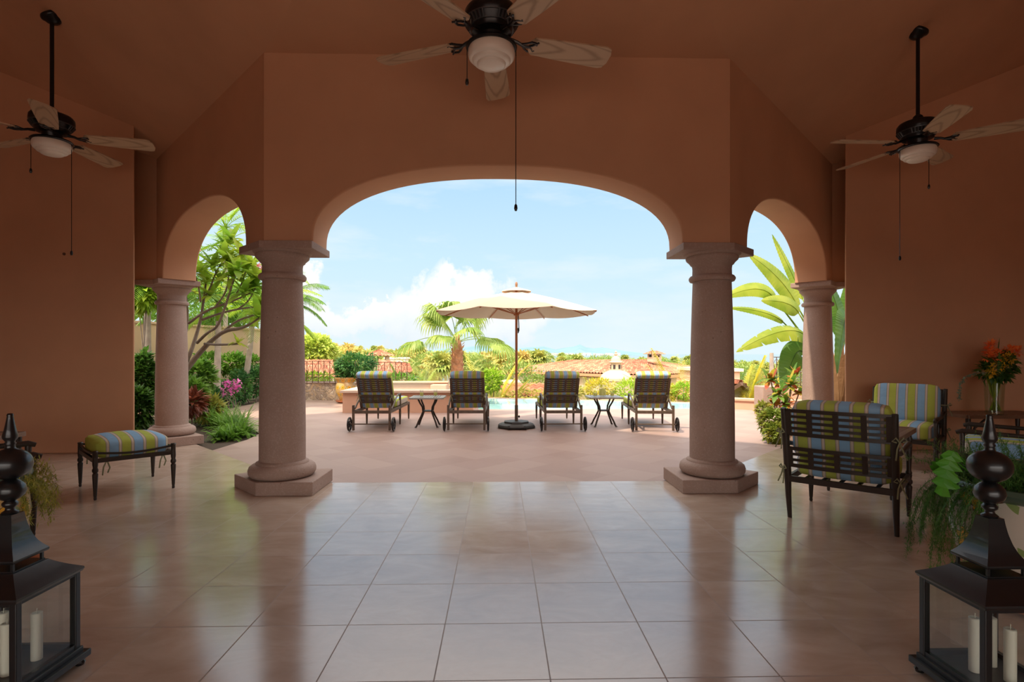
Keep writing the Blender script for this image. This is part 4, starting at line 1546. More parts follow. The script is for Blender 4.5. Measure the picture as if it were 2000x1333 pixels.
# low palms and shrubs beyond the pool
for px, yt, dp, zb, n, mat, lab in (
        (845, 690, 19.6, -1.7, 13, G_OLIVE, 'bushy low palm left of the orange palm trunk'),
        (812, 712, 19.4, -1.7, 11, G_PALMF, 'low palm just above the spa corner'),
        (945, 688, 22.0, -2.2, 14, G_YEL, 'bushy yellow-green palm right of the orange palm trunk'),
        (978, 706, 21.5, -1.8, 12, G_OLIVE, 'low palm beside the parasol pole'),
        (1130, 745, 20.5, -1.6, 11, G_YEL, 'small palm clump above the right lounger gap'),
        (1168, 744, 21.0, -1.8, 11, G_OLIVE, 'small palm clump behind the lemonade pitcher'),
        (1332, 672, 23.0, -2.3, 11, G_YEL, 'yellow palm showing just left of the front right column'),
        (1452, 700, 19.5, -1.7, 13, G_YEL, 'golden palm clump above the small gabled roof'),
        (1492, 712, 18.6, -1.6, 12, G_YEL, 'golden green palm clump behind the pink stone pillar')):
    b, h = G0(px, yt, dp, zb)
    palm_clump('areca_palm', b, n, h * 1.04, 0.55, lab, mat, nl=46, lw=0.05)


def bushpx(name, px, py, dp, rx, rz, n, L, W, mat, lab, cat='bush', ry=None, **kw):
    c = at(px, py, dp)
    s = dp / 1079
    return bush(name, [((c.x, c.y, c.z), (rx * s, (ry or rx) * s, rz * s))], n, L, W, mat, lab, cat, **kw)


bushpx('shrub', 958, 745, 18.6, 26, 24, 900, 0.16, 0.07, G_LIME, 'bright green shrub at the pool edge beside the second lounger')
bushpx('shrub', 925, 762, 18.7, 26, 18, 700, 0.12, 0.06, G_DEEP, 'dark green low shrub behind the second lounger back')
bushpx('shrub', 1110, 768, 18.6, 34, 14, 700, 0.12, 0.05, G_OLIVE, 'olive shrub at the pool edge behind the third lounger')
bushpx('shrub', 1170, 758, 18.8, 36, 18, 900, 0.12, 0.05, G_YEL, 'yellow-green shrub behind the pitcher')
bushpx('shrub', 1232, 762, 18.9, 40, 22, 1100, 0.13, 0.05, G_LIME, 'light green shrub left of the fourth lounger back')
bushpx('shrub', 1300, 766, 18.0, 30, 17, 700, 0.13, 0.05, G_YEL, 'yellow shrub behind the fourth lounger')
bushpx('shrub', 1335, 764, 17.6, 26, 18, 600, 0.13, 0.05, G_LIME, 'lime shrub touching the front right column')
bushpx('shrub', 1035, 772, 20.5, 60, 9, 600, 0.12, 0.05, G_OLIVE, 'thin strip of shrub along the pool edge by the parasol pole')
bushpx('shrub', 610, 738, 18.5, 48, 10, 600, 0.14, 0.06, G_LIME, 'low green shrub behind the railing on the stone wall')
bushpx('shrub', 775, 744, 18.5, 46, 13, 700, 0.14, 0.06, G_MID, 'green shrub behind the first lounger and the railing')
bushpx('broad_tree', 615, 686, 40, 42, 34, 2600, 0.4, 0.2, leafmat('tree_lime', (0.36, 0.48, 0.06), (0.52, 0.60, 0.12), 0.4), 'pale green feathery tree beside the front left column', 'tree')
# blue-green grass blades by the pot
t = thing('snake_plant', at(718, 735, 18.2), 'tall upright blades behind the bush in the painted pot', 'plant')
m = MB()
for k in range(26):
    longleaf(m, Vector((rnd.uniform(-.35, .35), rnd.uniform(-.1, .1), -0.5)), Vector((rnd.uniform(-.15, .15), rnd.uniform(-.15, .15), 1)), rnd.uniform(0.9, 1.45), 0.06, droop=0.1)
m.build('blades', leafmat('blade_green', (0.20, 0.34, 0.12), (0.34, 0.46, 0.16)), t)


# --- potted bush on the terrace (painted pot)
def pot_mat(name, base, spots):
    m = bpy.data.materials.new(name)
    m.use_nodes = True
    t = NT(m.node_tree)
    g = t.node('ShaderNodeTexCoord')
    sp = t.node('ShaderNodeSeparateXYZ', {0: g.outputs['Object']})
    an = t.math('ARCTAN2', sp.outputs[1], sp.outputs[0])
    S = spots
    u_ = t.math('MULTIPLY', an, S / (2 * PI) * 2)
    v_ = t.math('MULTIPLY', sp.outputs[2], S)
    fu = t.math('SUBTRACT', t.math('FRACT', t.math('ADD', u_, 20.0)), 0.5)
    fv = t.math('SUBTRACT', t.math('FRACT', t.math('ADD', v_, 20.3)), 0.5)
    rr = t.math('SQRT', t.math('ADD', t.math('MULTIPLY', fu, fu), t.math('MULTIPLY', fv, fv)))
    th = t.math('ARCTAN2', fv, fu)
    pet = t.math('ADD', 0.25, t.math('MULTIPLY', t.math('COSINE', t.math('MULTIPLY', th, 7.0)), 0.05))
    flower = t.math('LESS_THAN', rr, pet)
    ring = t.math('LESS_THAN', rr, t.math('ADD', pet, 0.03))
    eye = t.math('LESS_THAN', rr, 0.075)
    leafy = t.math('MULTIPLY', t.math('LESS_THAN', t.math('ABSOLUTE', t.math('SUBTRACT', fv, t.math('MULTIPLY', t.math('SINE', t.math('MULTIPLY', fu, 9.0)), 0.13))), 0.07), t.math('GREATER_THAN', rr, 0.33))
    band = t.math('LESS_THAN', t.math('ABSOLUTE', fv), 0.5)
    c = t.mix(leafy, base, (0.20, 0.26, 0.09))
    c = t.mix(ring, c, (0.10, 0.05, 0.03))
    c = t.mix(flower, c, (0.75, 0.38, 0.03))
    c = t.mix(eye, c, (0.12, 0.07, 0.04))
    p = t.node('ShaderNodeBsdfPrincipled', {'Base Color': c, 'Roughness': 0.25, 'Specular IOR Level': 0.5})
    t.node('ShaderNodeOutputMaterial', {'Surface': p.outputs[0]})
    return m


M_POT = pot_mat('painted_ceramic', (0.50, 0.44, 0.37), 3.6)
M_POTY = pot_mat('painted_ceramic_yellow', (0.55, 0.36, 0.14), 5)
M_RIMG = principled('green_glazed_rim', (0.05, 0.085, 0.06), 0.3)

b = at(675, 786, 16.0)
t = thing('painted_pot', (b.x, b.y, 0), 'painted yellow pot on a clay saucer beside the rubble stone wall', 'pot')
MB().lathe([(0.20, 0), (0.27, 0.03), (0.28, 0.07), (0.26, 0.07), (0.2, 0.04), (0, 0.04)], seg=32).build('saucer', M_TERRAC, t, smooth=True, edge=40)
MB().lathe([(0.15, 0.05), (0.18, 0.10), (0.27, 0.30), (0.29, 0.42), (0.26, 0.53), (0.24, 0.58), (0.29, 0.67), (0.33, 0.71), (0.33, 0.73), (0.28, 0.70), (0, 0.66)], seg=40).build('pot_body', M_POTY, t, smooth=True, edge=50)
t = bush('potted_shrub', [((b.x + 0.3, b.y, 1.08), (0.70, 0.55, 0.36)), ((b.x + 0.05, b.y, 0.9), (0.4, 0.4, 0.25))], 2600, 0.12, 0.05, G_DEEP, 'round dark green bush growing in the painted yellow pot', 'bush')

# --- garden on the left: wall, hedge, plumeria, palms
struct(MB().bar((-10.6, 12.0, 0.9), (-8.35, 20.5, 0.9), 0.3, 2.7).build('garden_wall', M_GARDENW))
m = MB()
m.bar((-10.6, 12.0, 2.26), (-8.35, 20.5, 2.26), 0.38, 0.06)
struct(m.build('garden_wall_coping', M_GARDENW))
struct(MB().box((-11.5, 12.0, 0.9), (2.0, 0.3, 2.7)).build('garden_wall_return', M_GARDENW))
struct(MB().box((-8.1, 11.6, 0.5), (1.6, 0.25, 1.06)).build('garden_planter_wall', M_PINKW))


def bpx(name, lst, n, L, W, mat, lab, cat='bush', **kw):
    bl = []
    for px, py, dp, rx, rz in lst:
        c = at(px, py, dp)
        s = dp / 1079
        bl.append(((c.x, c.y, c.z), (rx * s, rx * s * 0.8, rz * s)))
    return bush(name, bl, n, L, W, mat, lab, cat, **kw)


bpx('hedge_shrub', [(500, 745, 16.2, 26, 34), (468, 755, 15.6, 30, 34), (520, 745, 17.2, 26, 34)], 3600, 0.10, 0.05, G_DEEP, 'dense dark green hedge along the path behind the front left column')
bpx('hedge_shrub', [(440, 770, 14.6, 30, 28), (408, 778, 13.6, 30, 28)], 2600, 0.10, 0.05, G_DEEP, 'low hedge beside the pink bougainvillea and the path edge')
bpx('hedge_shrub', [(455, 712, 16.6, 34, 22), (490, 715, 17.4, 30, 20), (405, 712, 15.5, 26, 24)], 1500, 0.17, 0.09, G_MID, 'loose leafy shrub growing up the cream garden wall')
bpx('garden_shrub', [(388, 738, 11.6, 34, 34), (372, 770, 10.9, 30, 30)], 1800, 0.16, 0.07, G_MID, 'green shrub right of the rear left column under the plumeria')
bpx('garden_shrub', [(278, 745, 11.2, 22, 60), (272, 800, 10.4, 22, 45)], 2300, 0.17, 0.07, G_DARK, 'dark shrub seen between the left wall and the rear left column')
bpx('garden_shrub', [(280, 570, 12.5, 26, 34)], 900, 0.28, 0.10, G_LIME, 'light green leaves at the top of the gap beside the rear left column')
bpx('croton', [(375, 786, 10.2, 20, 15)], 230, 0.2, 0.08, G_CROTOND, 'dark red croton beside the rear left column', 'croton')
bpx('garden_shrub', [(408, 800, 11.0, 24, 20)], 500, 0.2, 0.06, G_OLIVE, 'yellow-green shrub between the dark croton and the path')
c = at(450, 756, 14.2)
t = thing('bougainvillea', (c.x, c.y, 0), 'pink bougainvillea flowers in front of the dark hedge', 'flowers')
m = MB()
for (px, py, r) in ((448, 752, 0.16), (460, 748, 0.14), (436, 766, 0.13), (455, 762, 0.12), (443, 748, 0.1), (430, 772, 0.08), (464, 757, 0.1), (435, 794, 0.06)):
    q = at(px, py, 13.7) - Vector((c.x, c.y, 0))
    for k in range(int(260 * r)):
        d = rv()
        leaf(m, q + d * r * 0.8, rv(), 0.065, 0.06)
m.build('blossoms', G_PINK, t)
m = MB()
for k in range(7):
    m.tube([(rnd.uniform(-.2, .2), 0.1, -0.02), (rnd.uniform(-.3, .3), 0, 0.3), (rnd.uniform(-.35, .25), -.3, 0.62)], [0.012, 0.008, 0.004], 5)
m.build('stems', M_BARK, t)

# fern mound at the path
t = thing('fern_mound', (-5.0, 9.7, 0), 'bright green fern mound at the bend of the path behind the ottoman', 'fern')
m = MB()
for (x, y, s) in ((0.48, -0.45, 0.55), (0.5, -0.1, 0.8), (0.35, 0.25, 1.0), (0.1, 0.7, 1.0), (-0.4, 1.1, 1.0), (-0.8, 1.7, .9), (0.15, 0.35, .9), (-1.2, 2.2, .8)):
    for k in range(95):
        az = rnd.uniform(0, 2 * PI)
        e = R(rnd.uniform(15, 88))
        feather(m, Vector((x + rnd.uniform(-.15, .15), y + rnd.uniform(-.15, .15), 0)), sph(az, e), rnd.uniform(0.3, 0.55) * s, 1.3, 0.05, n=17, lw=0.014, ldroop=0.2, stemr=0.003)
m.build('fronds', G_FERN, t)

# plumeria: forking grey branches with leaf rosettes
t = thing('plumeria_tree', (at(352, 760, 10.6).x, at(352, 760, 10.6).y, -0.05), 'forking grey plumeria tree behind the rear left column', 'tree')
o0 = Vector(t.location)
m = MB()
tips = []


def br(pp, r0=0.05, r1=0.02, depth=10.6, end=True, dz=None):
    pts = []
    for i, q in enumerate(pp):
        dp = depth + (dz[i] if dz else 0)
        pts.append(at(q[0], q[1], dp) - o0)
    n = len(pts)
    # smooth by subdivision
    for _ in range(2):
        new = [pts[0]]
        for i in range(len(pts) - 1):
            new += [pts[i].lerp(pts[i + 1], 0.25), pts[i].lerp(pts[i + 1], 0.75)]
        new.append(pts[-1])
        pts = new
    k = len(pts)
    m.tube(pts, [r0 + (r1 - r0) * i / (k - 1) for i in range(k)], 8)
    if end:
        tips.append(pts[-1])


br([(352, 838), (354, 760), (360, 720)], 0.085, 0.065, end=False)
br([(358, 730), (385, 695), (410, 668), (440, 645), (475, 642), (505, 622)], 0.06, 0.02, dz=[0, 0, 0, -.1, -.3, -.5])
br([(360, 715), (372, 690), (382, 660), (392, 625), (398, 585), (402, 555)], 0.045, 0.018, dz=[0, 0, .1, .2, .2, .3])
br([(356, 720), (356, 670), (366, 640), (366, 600), (362, 568)], 0.04, 0.016, dz=[0, .1, .2, .3, .3])
br([(368, 632), (395, 612), (420, 600), (452, 590), (490, 572)], 0.028, 0.014)
br([(395, 625), (430, 612), (465, 604), (510, 598)], 0.026, 0.013, dz=[.2, .2, 0, -.2])
br([(385, 670), (405, 650), (425, 640), (440, 600), (452, 560), (462, 530)], 0.03, 0.014, dz=[0, -.2, -.3, -.4, -.4, -.4])
br([(400, 672), (430, 674), (465, 672)], 0.026, 0.018, dz=[0, -.4, -.6])
br([(440, 645), (465, 625), (500, 615), (540, 600)], 0.026, 0.014)
br([(398, 585), (412, 560), (420, 535), (438, 505)], 0.02, 0.012, dz=[.2, .1, 0, 0])
br([(392, 590), (388, 560), (380, 535)], 0.02, 0.012)
br([(452, 590), (470, 560), (480, 530)], 0.018, 0.012)
br([(420, 600), (440, 575), (447, 545), (446, 515)], 0.018, 0.012)
br([(465, 604), (485, 590), (500, 560)], 0.018, 0.012)
m.build('branches', M_BARK, t, smooth=True, edge=0)
extra = [at(px, py, dp) - o0 for px, py, dp in ((415, 520, 10.6), (440, 485, 10.8), (470, 500, 10.7), (490, 520, 10.5), (395, 530, 10.9), (455, 545, 10.3), (500, 545, 10.4), (430, 550, 10.6), (475, 575, 10.2), (410, 580, 10.8), (452, 470, 10.9), (380, 500, 11))]
m = MB()
for q in tips + extra:
    k0 = rnd.random() * 6
    small = q.z < 1.9
    for k in range(15):
        a = k0 + k * 2.4
        e = R(75 - k * 5.5)
        L = rnd.uniform(0.26, 0.46) * (0.55 if small else 1)
        longleaf(m, q + Vector((0, 0, 0.02)), sph(a, e), L, L * 0.30, droop=0.9, seg=4)
m.build('leaves', leafmat('plumeria_leaf', (0.20, 0.38, 0.03), (0.48, 0.56, 0.06), 0.6, 1.2), t)
m = MB()
for px, py in ((504, 518), (510, 526), (388, 486), (382, 482)):
    q = at(px, py, 10.2) - o0
    for k in range(12):
        leaf(m, q + rv() * 0.03, rv(), 0.055, 0.04)
m.build('blossoms', G_ROSE, t)


# garden palms with pale trunks
def royal(bx, by_, h, lab, nf=16, L=2.0, lean=(0, 0), mat=G_MID, r=0.085, LL=0.5, zb=-0.05):
    t = thing('garden_palm', (bx, by_, zb), lab, 'palm tree')
    tp = Vector((lean[0], lean[1], h))
    MB().tube([(0, 0, 0), (lean[0] * .3, lean[1] * .3, h * .35), (lean[0] * .7, lean[1] * .7, h * .7), tp], [r * 1.15, r, r * .9, r * .75], 12).build('trunk', M_BARKP, t, smooth=True)
    m = MB()
    m.tube([tp - Vector((0, 0, 0.05)), tp + Vector((0, 0, 0.25)), tp + Vector((0, 0, 0.55))], [r * .9, r * 1.1, 0.03], 10)
    m.build('crownshaft', G_LIME, t, smooth=True)
    m = MB()
    for k in range(nf):
        az = k * 2.4 + rnd.random() * 0.4
        feather(m, tp + Vector((0, 0, 0.4)), sph(az, R(rnd.uniform(15, 78))), L * rnd.uniform(0.8, 1.1), 1.5, LL, n=30, lw=0.035, ldroop=0.7)
    m.build('crown', mat, t)
    return t


p = at(423, 740, 14.2)
royal(p.x, p.y, 2.35, 'pale-trunked palm in the middle of the left garden', L=1.9, lean=(0.05, 0), mat=G_MID)
p = at(476, 735, 16.0)
royal(p.x, p.y, 2.3, 'leaning pale-trunked palm nearest the front left column', L=2.1, lean=(0.25, 0), mat=G_LIME)
p = at(288, 740, 13.4)
royal(p.x, p.y, 2.9, 'palm in the gap between the left wall and the rear left column', L=1.9, mat=G_MID)
p = at(555, 720, 18.0)
royal(p.x, p.y, 2.7, 'palm hidden behind the front left column with fronds at its right edge', L=1.8, mat=G_MID, LL=0.55, nf=20)
p = at(440, 640, 19.0)
royal(p.x, p.y, 5.4, 'tall palm beyond the garden wall filling the left arch', L=2.5, mat=G_LIME, nf=20)
p = at(360, 640, 18.0)
royal(p.x, p.y, 3.4, 'palm beyond the garden wall behind the plumeria', L=2.4, mat=G_MID, nf=18)
p = at(490, 640, 21.0)
royal(p.x, p.y, 4.3, 'palm beyond the garden wall touching the front left capital', L=2.4, mat=G_LIME, nf=18)
bushpx('tree_crown', 400, 600, 21.5, 130, 52, 3000, 0.3, 0.13, G_MID, 'leafy tree crown beyond the cream garden wall', 'tree')

# --- right garden: giant bird of paradise
def paddle(m, base, knee, tip, W, nrm=(0, -1, 0), fold=0.25, tears=0, seg=44, sag=0.0):
    """petiole from base to knee, blade from knee to tip"""
    base, knee, tip = Vector(base), Vector(knee), Vector(tip)
    ctrl = base.lerp(knee, 0.6) + Vector((0, 0, 0.10))
    pts = []
    for i in range(9):
        f = i / 8
        pts.append(base * (1 - f) ** 2 + ctrl * 2 * f * (1 - f) + knee * f * f)
    m.tube(pts, [0.03 - 0.018 * i / 8 for i in range(9)], 8)
    d0 = (pts[-1] - pts[-2]).normalized()
    L = (tip - knee).length
    c1 = knee + d0 * L * 0.35 + Vector((0, 0, sag))
    nrm = Vector(nrm).normalized()
    rows = []
    for i in range(seg + 1):
        f = i / seg
        p = knee * (1 - f) ** 2 + c1 * 2 * f * (1 - f) + tip * f * f
        tg = ((c1 - knee) * (1 - f) + (tip - c1) * f).normalized()
        s = tg.cross(nrm).normalized()
        n_ = s.cross(tg).normalized()
        w_ = W * 0.5 * (math.sin(PI * (0.05 + 0.95 * min(1, f)) ** 0.8) ** 0.6 if f < 1 else 0.02)
        if f < 0.02:
            w_ = W * 0.08
        rows.append((p, s, n_, w_))
    for sg in (-1, 1):
        for i in range(seg):
            gap = tears and (i % tears == tears - 1)
            (p0, s0, n0, w0), (p1, s1, n1, w1) = rows[i], rows[i + 1]
            wob = 0.004 * (1 if i % 2 else -1)
            a0 = p0 + s0 * sg * w0 + n0 * (-fold * w0 + wob)
            a1 = p1 + s1 * sg * w1 + n1 * (-fold * w1 - wob)
            m0 = p0 + s0 * sg * w0 * 0.5 + n0 * (-fold * w0 * 0.25)
            m1 = p1 + s1 * sg * w1 * 0.5 + n1 * (-fold * w1 * 0.25)
            if gap:
                a1 = a0.lerp(m1, 0.7)
            m.add([p0, m0, m1, p1, a0, a1], [(0, 1, 2, 3), (1, 4, 5, 2)])
    m.tube([r_[0] for r_ in rows], [0.012 * (1 - 0.8 * i / seg) for i in range(seg + 1)], 5, cap=False)


root = at(1632, 800, 11.0)
t = thing('giant_banana_plant', (root.x, root.y, -0.05), 'giant banana-leaved plant with huge paddle leaves behind the rear right column', 'plant')
o0 = Vector(t.location)
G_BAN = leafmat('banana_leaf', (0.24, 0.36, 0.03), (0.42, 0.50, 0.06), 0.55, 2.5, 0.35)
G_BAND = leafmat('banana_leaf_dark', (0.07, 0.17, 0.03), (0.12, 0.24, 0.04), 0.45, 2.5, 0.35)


def A(px, py, dp=11.0):
    return at(px, py, dp) - o0


m = MB()
m.tube([Vector((0, 0, 0)), A(1634, 790), A(1632, 745), A(1625, 715)], [0.13, 0.13, 0.10, 0.05], 12)
for k in range(26):
    a = rnd.uniform(0, 2 * PI)
    d = Vector((0.35 * math.cos(a), 0.35 * math.sin(a), 1))
    longleaf(m, Vector((0.1 * math.cos(a), 0.1 * math.sin(a), 0.1)), d, rnd.uniform(1.1, 1.7), 0.11, droop=0.15)
m.build('dry_leaf_sheaths', M_DRY, t)
for (b_, k_, t_, W_, nr, fo, te, sg, mt) in (
        (A(1620, 725), A(1558, 600, 11.0), A(1462, 497, 10.8), 0.46, (0.3, -1, 0.3), 0.15, 0, 0.15, G_BAN),
        (A(1622, 720), A(1568, 585, 11.3), A(1508, 458, 11.3), 0.26, (0.5, -1, 0.1), 0.2, 0, 0.1, G_BAN),
        (A(1620, 730), A(1560, 612, 10.7), A(1487, 588, 10.6), 0.42, (0.1, -1, 0.55), 0.2, 0, 0.05, G_BAN),
        (A(1620, 732), A(1512, 584, 11.2), A(1415, 582, 11.2), 0.34, (0.1, -1, 0.4), 0.2, 0, 0.12, G_BAN),
        (A(1618, 740), A(1530, 630, 10.9), A(1418, 601, 10.9), 0.20, (0, -1, 0.7), 0.3, 0, -0.02, G_BAN),
        (A(1618, 750), A(1580, 668, 10.6), A(1438, 688, 10.5), 0.42, (0.0, -1, 0.9), 0.35, 7, 0.18, G_BAN),
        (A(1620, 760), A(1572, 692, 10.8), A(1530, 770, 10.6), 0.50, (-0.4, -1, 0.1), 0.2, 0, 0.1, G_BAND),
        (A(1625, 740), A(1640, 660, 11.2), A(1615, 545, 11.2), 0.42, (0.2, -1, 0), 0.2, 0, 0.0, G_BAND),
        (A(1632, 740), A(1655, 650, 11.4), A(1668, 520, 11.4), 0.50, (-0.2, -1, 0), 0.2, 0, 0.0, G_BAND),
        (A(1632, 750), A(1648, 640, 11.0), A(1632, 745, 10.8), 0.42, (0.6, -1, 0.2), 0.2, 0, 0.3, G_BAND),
        (A(1615, 730), A(1600, 640, 11.5), A(1560, 470, 11.7), 0.4, (0.5, -1, 0.1), 0.2, 0, 0.0, G_BAN)):
    m = MB()
    paddle(m, b_, k_, t_, W_, nr, fo, te, sag=sg)
    m.build('leaf', mt, t, smooth=True, edge=0)

# croton with red and yellow leaves
c = at(1530, 800, 9.6)
t = thing('croton', (c.x, c.y, -0.03), 'red and yellow croton beside the rear right column', 'croton')
m1, m2, m3, m4 = MB(), MB(), MB(), MB()
for px, py, dp, nl in ((1505, 742, 9.6, 22), (1520, 770, 9.4, 22), (1545, 752, 9.5, 20), (1560, 770, 9.6, 16), (1535, 790, 9.3, 22), (1550, 735, 9.8, 12), (1512, 792, 9.4, 14)):
    q = at(px, py, dp) - Vector(t.location)
    m3.tube([Vector((0, 0, 0)), Vector((q.x * 0.6, q.y * 0.6, q.z * 0.6)), q], [0.02, 0.014, 0.01], 6)
    for k in range(nl):
        a = k * 2.4
        mm = rnd.choice((m1, m1, m2, m4, m4))
        longleaf(mm, q + rv() * 0.05, sph(a, R(80 - k * 4.5)), rnd.uniform(0.14, 0.3), 0.085, droop=0.9, seg=4)
m1.build('red_leaves', G_CROTON, t)
m2.build('yellow_leaves', G_YEL, t)
m4.build('dark_leaves', G_MID, t)
m3.build('stems', M_BARK, t)
bpx('corner_shrub', [(1508, 822, 8.9, 28, 24), (1516, 846, 8.7, 22, 20), (1490, 800, 9.4, 14, 12)], 1900, 0.085, 0.04, leafmat('corner_leaf', (0.20, 0.28, 0.04), (0.42, 0.38, 0.07), 0.4), 'rounded leafy shrub at the terrace corner left of the armchair')
bpx('garden_shrub', [(1625, 840, 10.0, 36, 30), (1575, 830, 10.2, 30, 30)], 1500, 0.14, 0.06, G_DARK, 'dark shrub low behind the rear right column')
# pillar, coping and railing of the right terrace end
m = MB()
pts = [(5.75, 14.6), (6.0, 14.25), (6.6, 13.8), (7.6, 13.45), (9.0, 13.3)]
for a, b in zip(pts[:-1], pts[1:]):
    m.bar((a[0], a[1], 0.09), (b[0], b[1], 0.09), 0.30, 0.26)
    m.bar((a[0], a[1], 0.235), (b[0], b[1], 0.235), 0.38, 0.05)
struct(m.build('pool_coping_wall', M_PINKW))
p = at(1500, 800, 13.0)
m = MB()
m.box((p.x, p.y, 0.31), (0.46, 0.46, 0.68))
struct(m.build('stone_pillar', M_STONE, bevel=0.02))


def railing(p0, p1, z0, z1, lab, nb=14, name='iron_railing'):
    p0, p1 = Vector(p0), Vector(p1)
    t = thing(name, (p0.x, p0.y, z0), lab, 'railing', group='scrolled wrought iron railings')
    d = (p1 - p0)
    L = d.length
    t.rotation_euler = (0, 0, math.atan2(d.y, d.x))
    H = z1 - z0
    m = MB()
    m.bar((0, 0, H), (L, 0, H), 0.03, 0.018)
    m.bar((0, 0, 0.05), (L, 0, 0.05), 0.02, 0.015)
    m.bar((0, 0, H * 0.38), (L, 0, H * 0.38), 0.014, 0.012)
    m.build('rails', M_RAIL, t)
    for i in range(nb + 1):
        x = L * i / nb
        m = MB()
        m.bar((x, 0, 0), (x, 0, H), 0.016, 0.016)
        if i < nb:
            w_ = L / nb
            for a0, a1 in ((0, 1), (1, 0)):
                pts = [(x + w_ * (a0 + (a1 - a0) * f), 0, H * 0.42 + H * 0.52 * math.sin(f * PI / 2)) for f in (0, .25, .5, .75, 1)]
                m.tube(pts, 0.006, 4)
            r = min(w_, H * 0.3) * 0.33
            m.tube([(x + w_ / 2 + r * math.cos(2 * PI * k / 10), 0, H * 0.22 + r * math.sin(2 * PI * k / 10)) for k in range(11)], 0.006, 4)
        m.build('baluster', M_RAIL, t)
    return t


a, b = at(500, 748, 16.9), at(700, 748, 16.7)
railing(a, b, 0.52, 1.18, 'scrolled iron railing on the rubble wall left of the potted bush', 18)
a, b = at(718, 748, 16.9), at(795, 748, 16.7)
railing(a, b, 0.42, 1.15, 'scrolled iron railing showing above the first lounger', 7)
a, b = at(1505, 750, 14.2), at(1600, 750, 14.0)
railing(a, b, 0.5, 1.32, 'scrolled iron railing behind the red croton', 8)
struct(MB().prism([(a.x - .1, a.y - .1), (b.x + 2, b.y - .1), (b.x + 2, b.y + .2), (a.x - .1, a.y + .2)], -0.3, 0.5).build('railing_wall', M_PINKW))
tag(MB().tube([(0, 0, 0), (0, 0, 1.45)], [0.075, 0.045], 10).build('timber_post', M_BARKP, loc=(at(1507, 720, 14.0).x, at(1507, 720, 14.0).y, -0.02), smooth=True), 'short pale post beside the railing and the golden palms', 'post')

# rubble retaining wall and spa
a, b = at(490, 782, 17.0), at(712, 782, 16.7)
m = MB()
m.bar((a.x + 1.0, a.y + .15, 0.24), (b.x, b.y + .15, 0.24), 0.35, 0.54)
struct(m.build('rubble_wall', M_RUBBLE))
m = MB()
m.bar((a.x + 1.0, a.y + .15, 0.525), (b.x, b.y + .15, 0.525), 0.38, 0.03)
struct(m.build('rubble_wall_cap', M_STONE))
m = MB()
y0, y1, x0, x1, zt = 13.3, 16.8, -3.75, -0.62, 0.5
m.box(((x0 + x1) / 2, y0 + .15, zt / 2 - .03), (x1 - x0, 0.3, zt))
m.box((x0 + .16, (y0 + y1) / 2, zt / 2 - .031), (0.3, y1 - y0 - .4, zt - .002))
m.box((x1 - .16, (y0 + y1) / 2, zt / 2 - .031), (0.3, y1 - y0 - .4, zt - .002))
m.box(((x0 + x1) / 2, y1 - .15, zt / 2 - .03), (x1 - x0, 0.3, zt))
struct(m.build('spa_wall', M_PINKW, bevel=0.02))
m = MB()
m.box(((x0 + x1) / 2, y0 + .13, zt), (x1 - x0 + .08, 0.4, 0.06))
m.box((x0 + .15, (y0 + y1) / 2 + .18, zt), (0.38, y1 - y0 - .4, 0.058))
m.box((x1 - .15, (y0 + y1) / 2 + .18, zt), (0.38, y1 - y0 - .4, 0.058))
struct(m.build('spa_coping', principled('pale_stone_coping', (0.58, 0.42, 0.33), 0.7, var=0.1), bevel=0.01))
m = MB()
m.box((-2.6, 15.4, 0.30), (1.7, 0.3, 0.6))
m.box((-1.62, 15.15, 0.29), (0.42, 0.8, 0.58))
m.box((-2.5, 15.4, 0.62), (2.2, 0.42, 0.05))
struct(m.build('spa_raised_back', M_PINKW, bevel=0.02))
struct(MB().box(((x0 + x1) / 2, (y0 + y1) / 2, 0.2), (x1 - x0 - .5, y1 - y0 - .5, 0.35)).build('spa_water', M_WATER))

# --- big painted pot with fern and trailing vine, right foreground
def bigpot(loc, lab, mat, R0, name='painted_pot'):
    t = thing(name, (loc[0], loc[1], 0), lab, 'pot')
    MB().lathe([(0.30, 0), (0.36, 0.02), (0.38, 0.07), (0.36, 0.07), (0.3, 0.03), (0, 0.03)], seg=40).build('saucer', M_TERRAC, t, smooth=True, edge=40)
    MB().lathe([(0.22, 0.035), (0.28, 0.08), (R0 * .92, 0.26), (R0, 0.42), (R0 * .96, 0.54), (R0 * .90, 0.60)], seg=48).build('pot_body', mat, t, smooth=True, edge=50)
    MB().lathe([(R0 * .90, 0.60), (R0 * 1.0, 0.625), (R0 * 1.03, 0.65), (R0 * 1.0, 0.675), (R0 * .88, 0.67), (R0 * .85, 0.62), (0, 0.6)], seg=48).build('rim', M_RIMG, t, smooth=True, edge=50)
    return t


PR = (3.08, 3.04)
bigpot(PR, 'large painted flower-pattern pot on a clay saucer behind the right lantern', M_POT, 0.44)
t = thing('asparagus_fern', (PR[0], PR[1], 0.6), 'feathery asparagus fern spilling from the large painted pot', 'fern')
def asparagus(m, p, d, L, droop, n=34, nl=5, ll=0.03, lw=0.0035):
    pts = curve_pts(p, d, L, droop, 7)
    m.tube(pts, [0.0022 - 0.0015 * i / 7 for i in range(8)], 4, cap=False)
    for k in range(n):
        x = (0.15 + 0.85 * k / n) * 7
        i = min(6, int(x))
        q = pts[i].lerp(pts[i + 1], x - i)
        if k % 3 == 0:
            e = q + rv().normalized() * 0.04
        else:
            e = q
        for _ in range(nl):
            leaf(m, q.lerp(e, rnd.random()), rv().normalized() + Vector((0, 0, -0.15)), ll * rnd.uniform(0.6, 1.3), lw, droop=0.0)


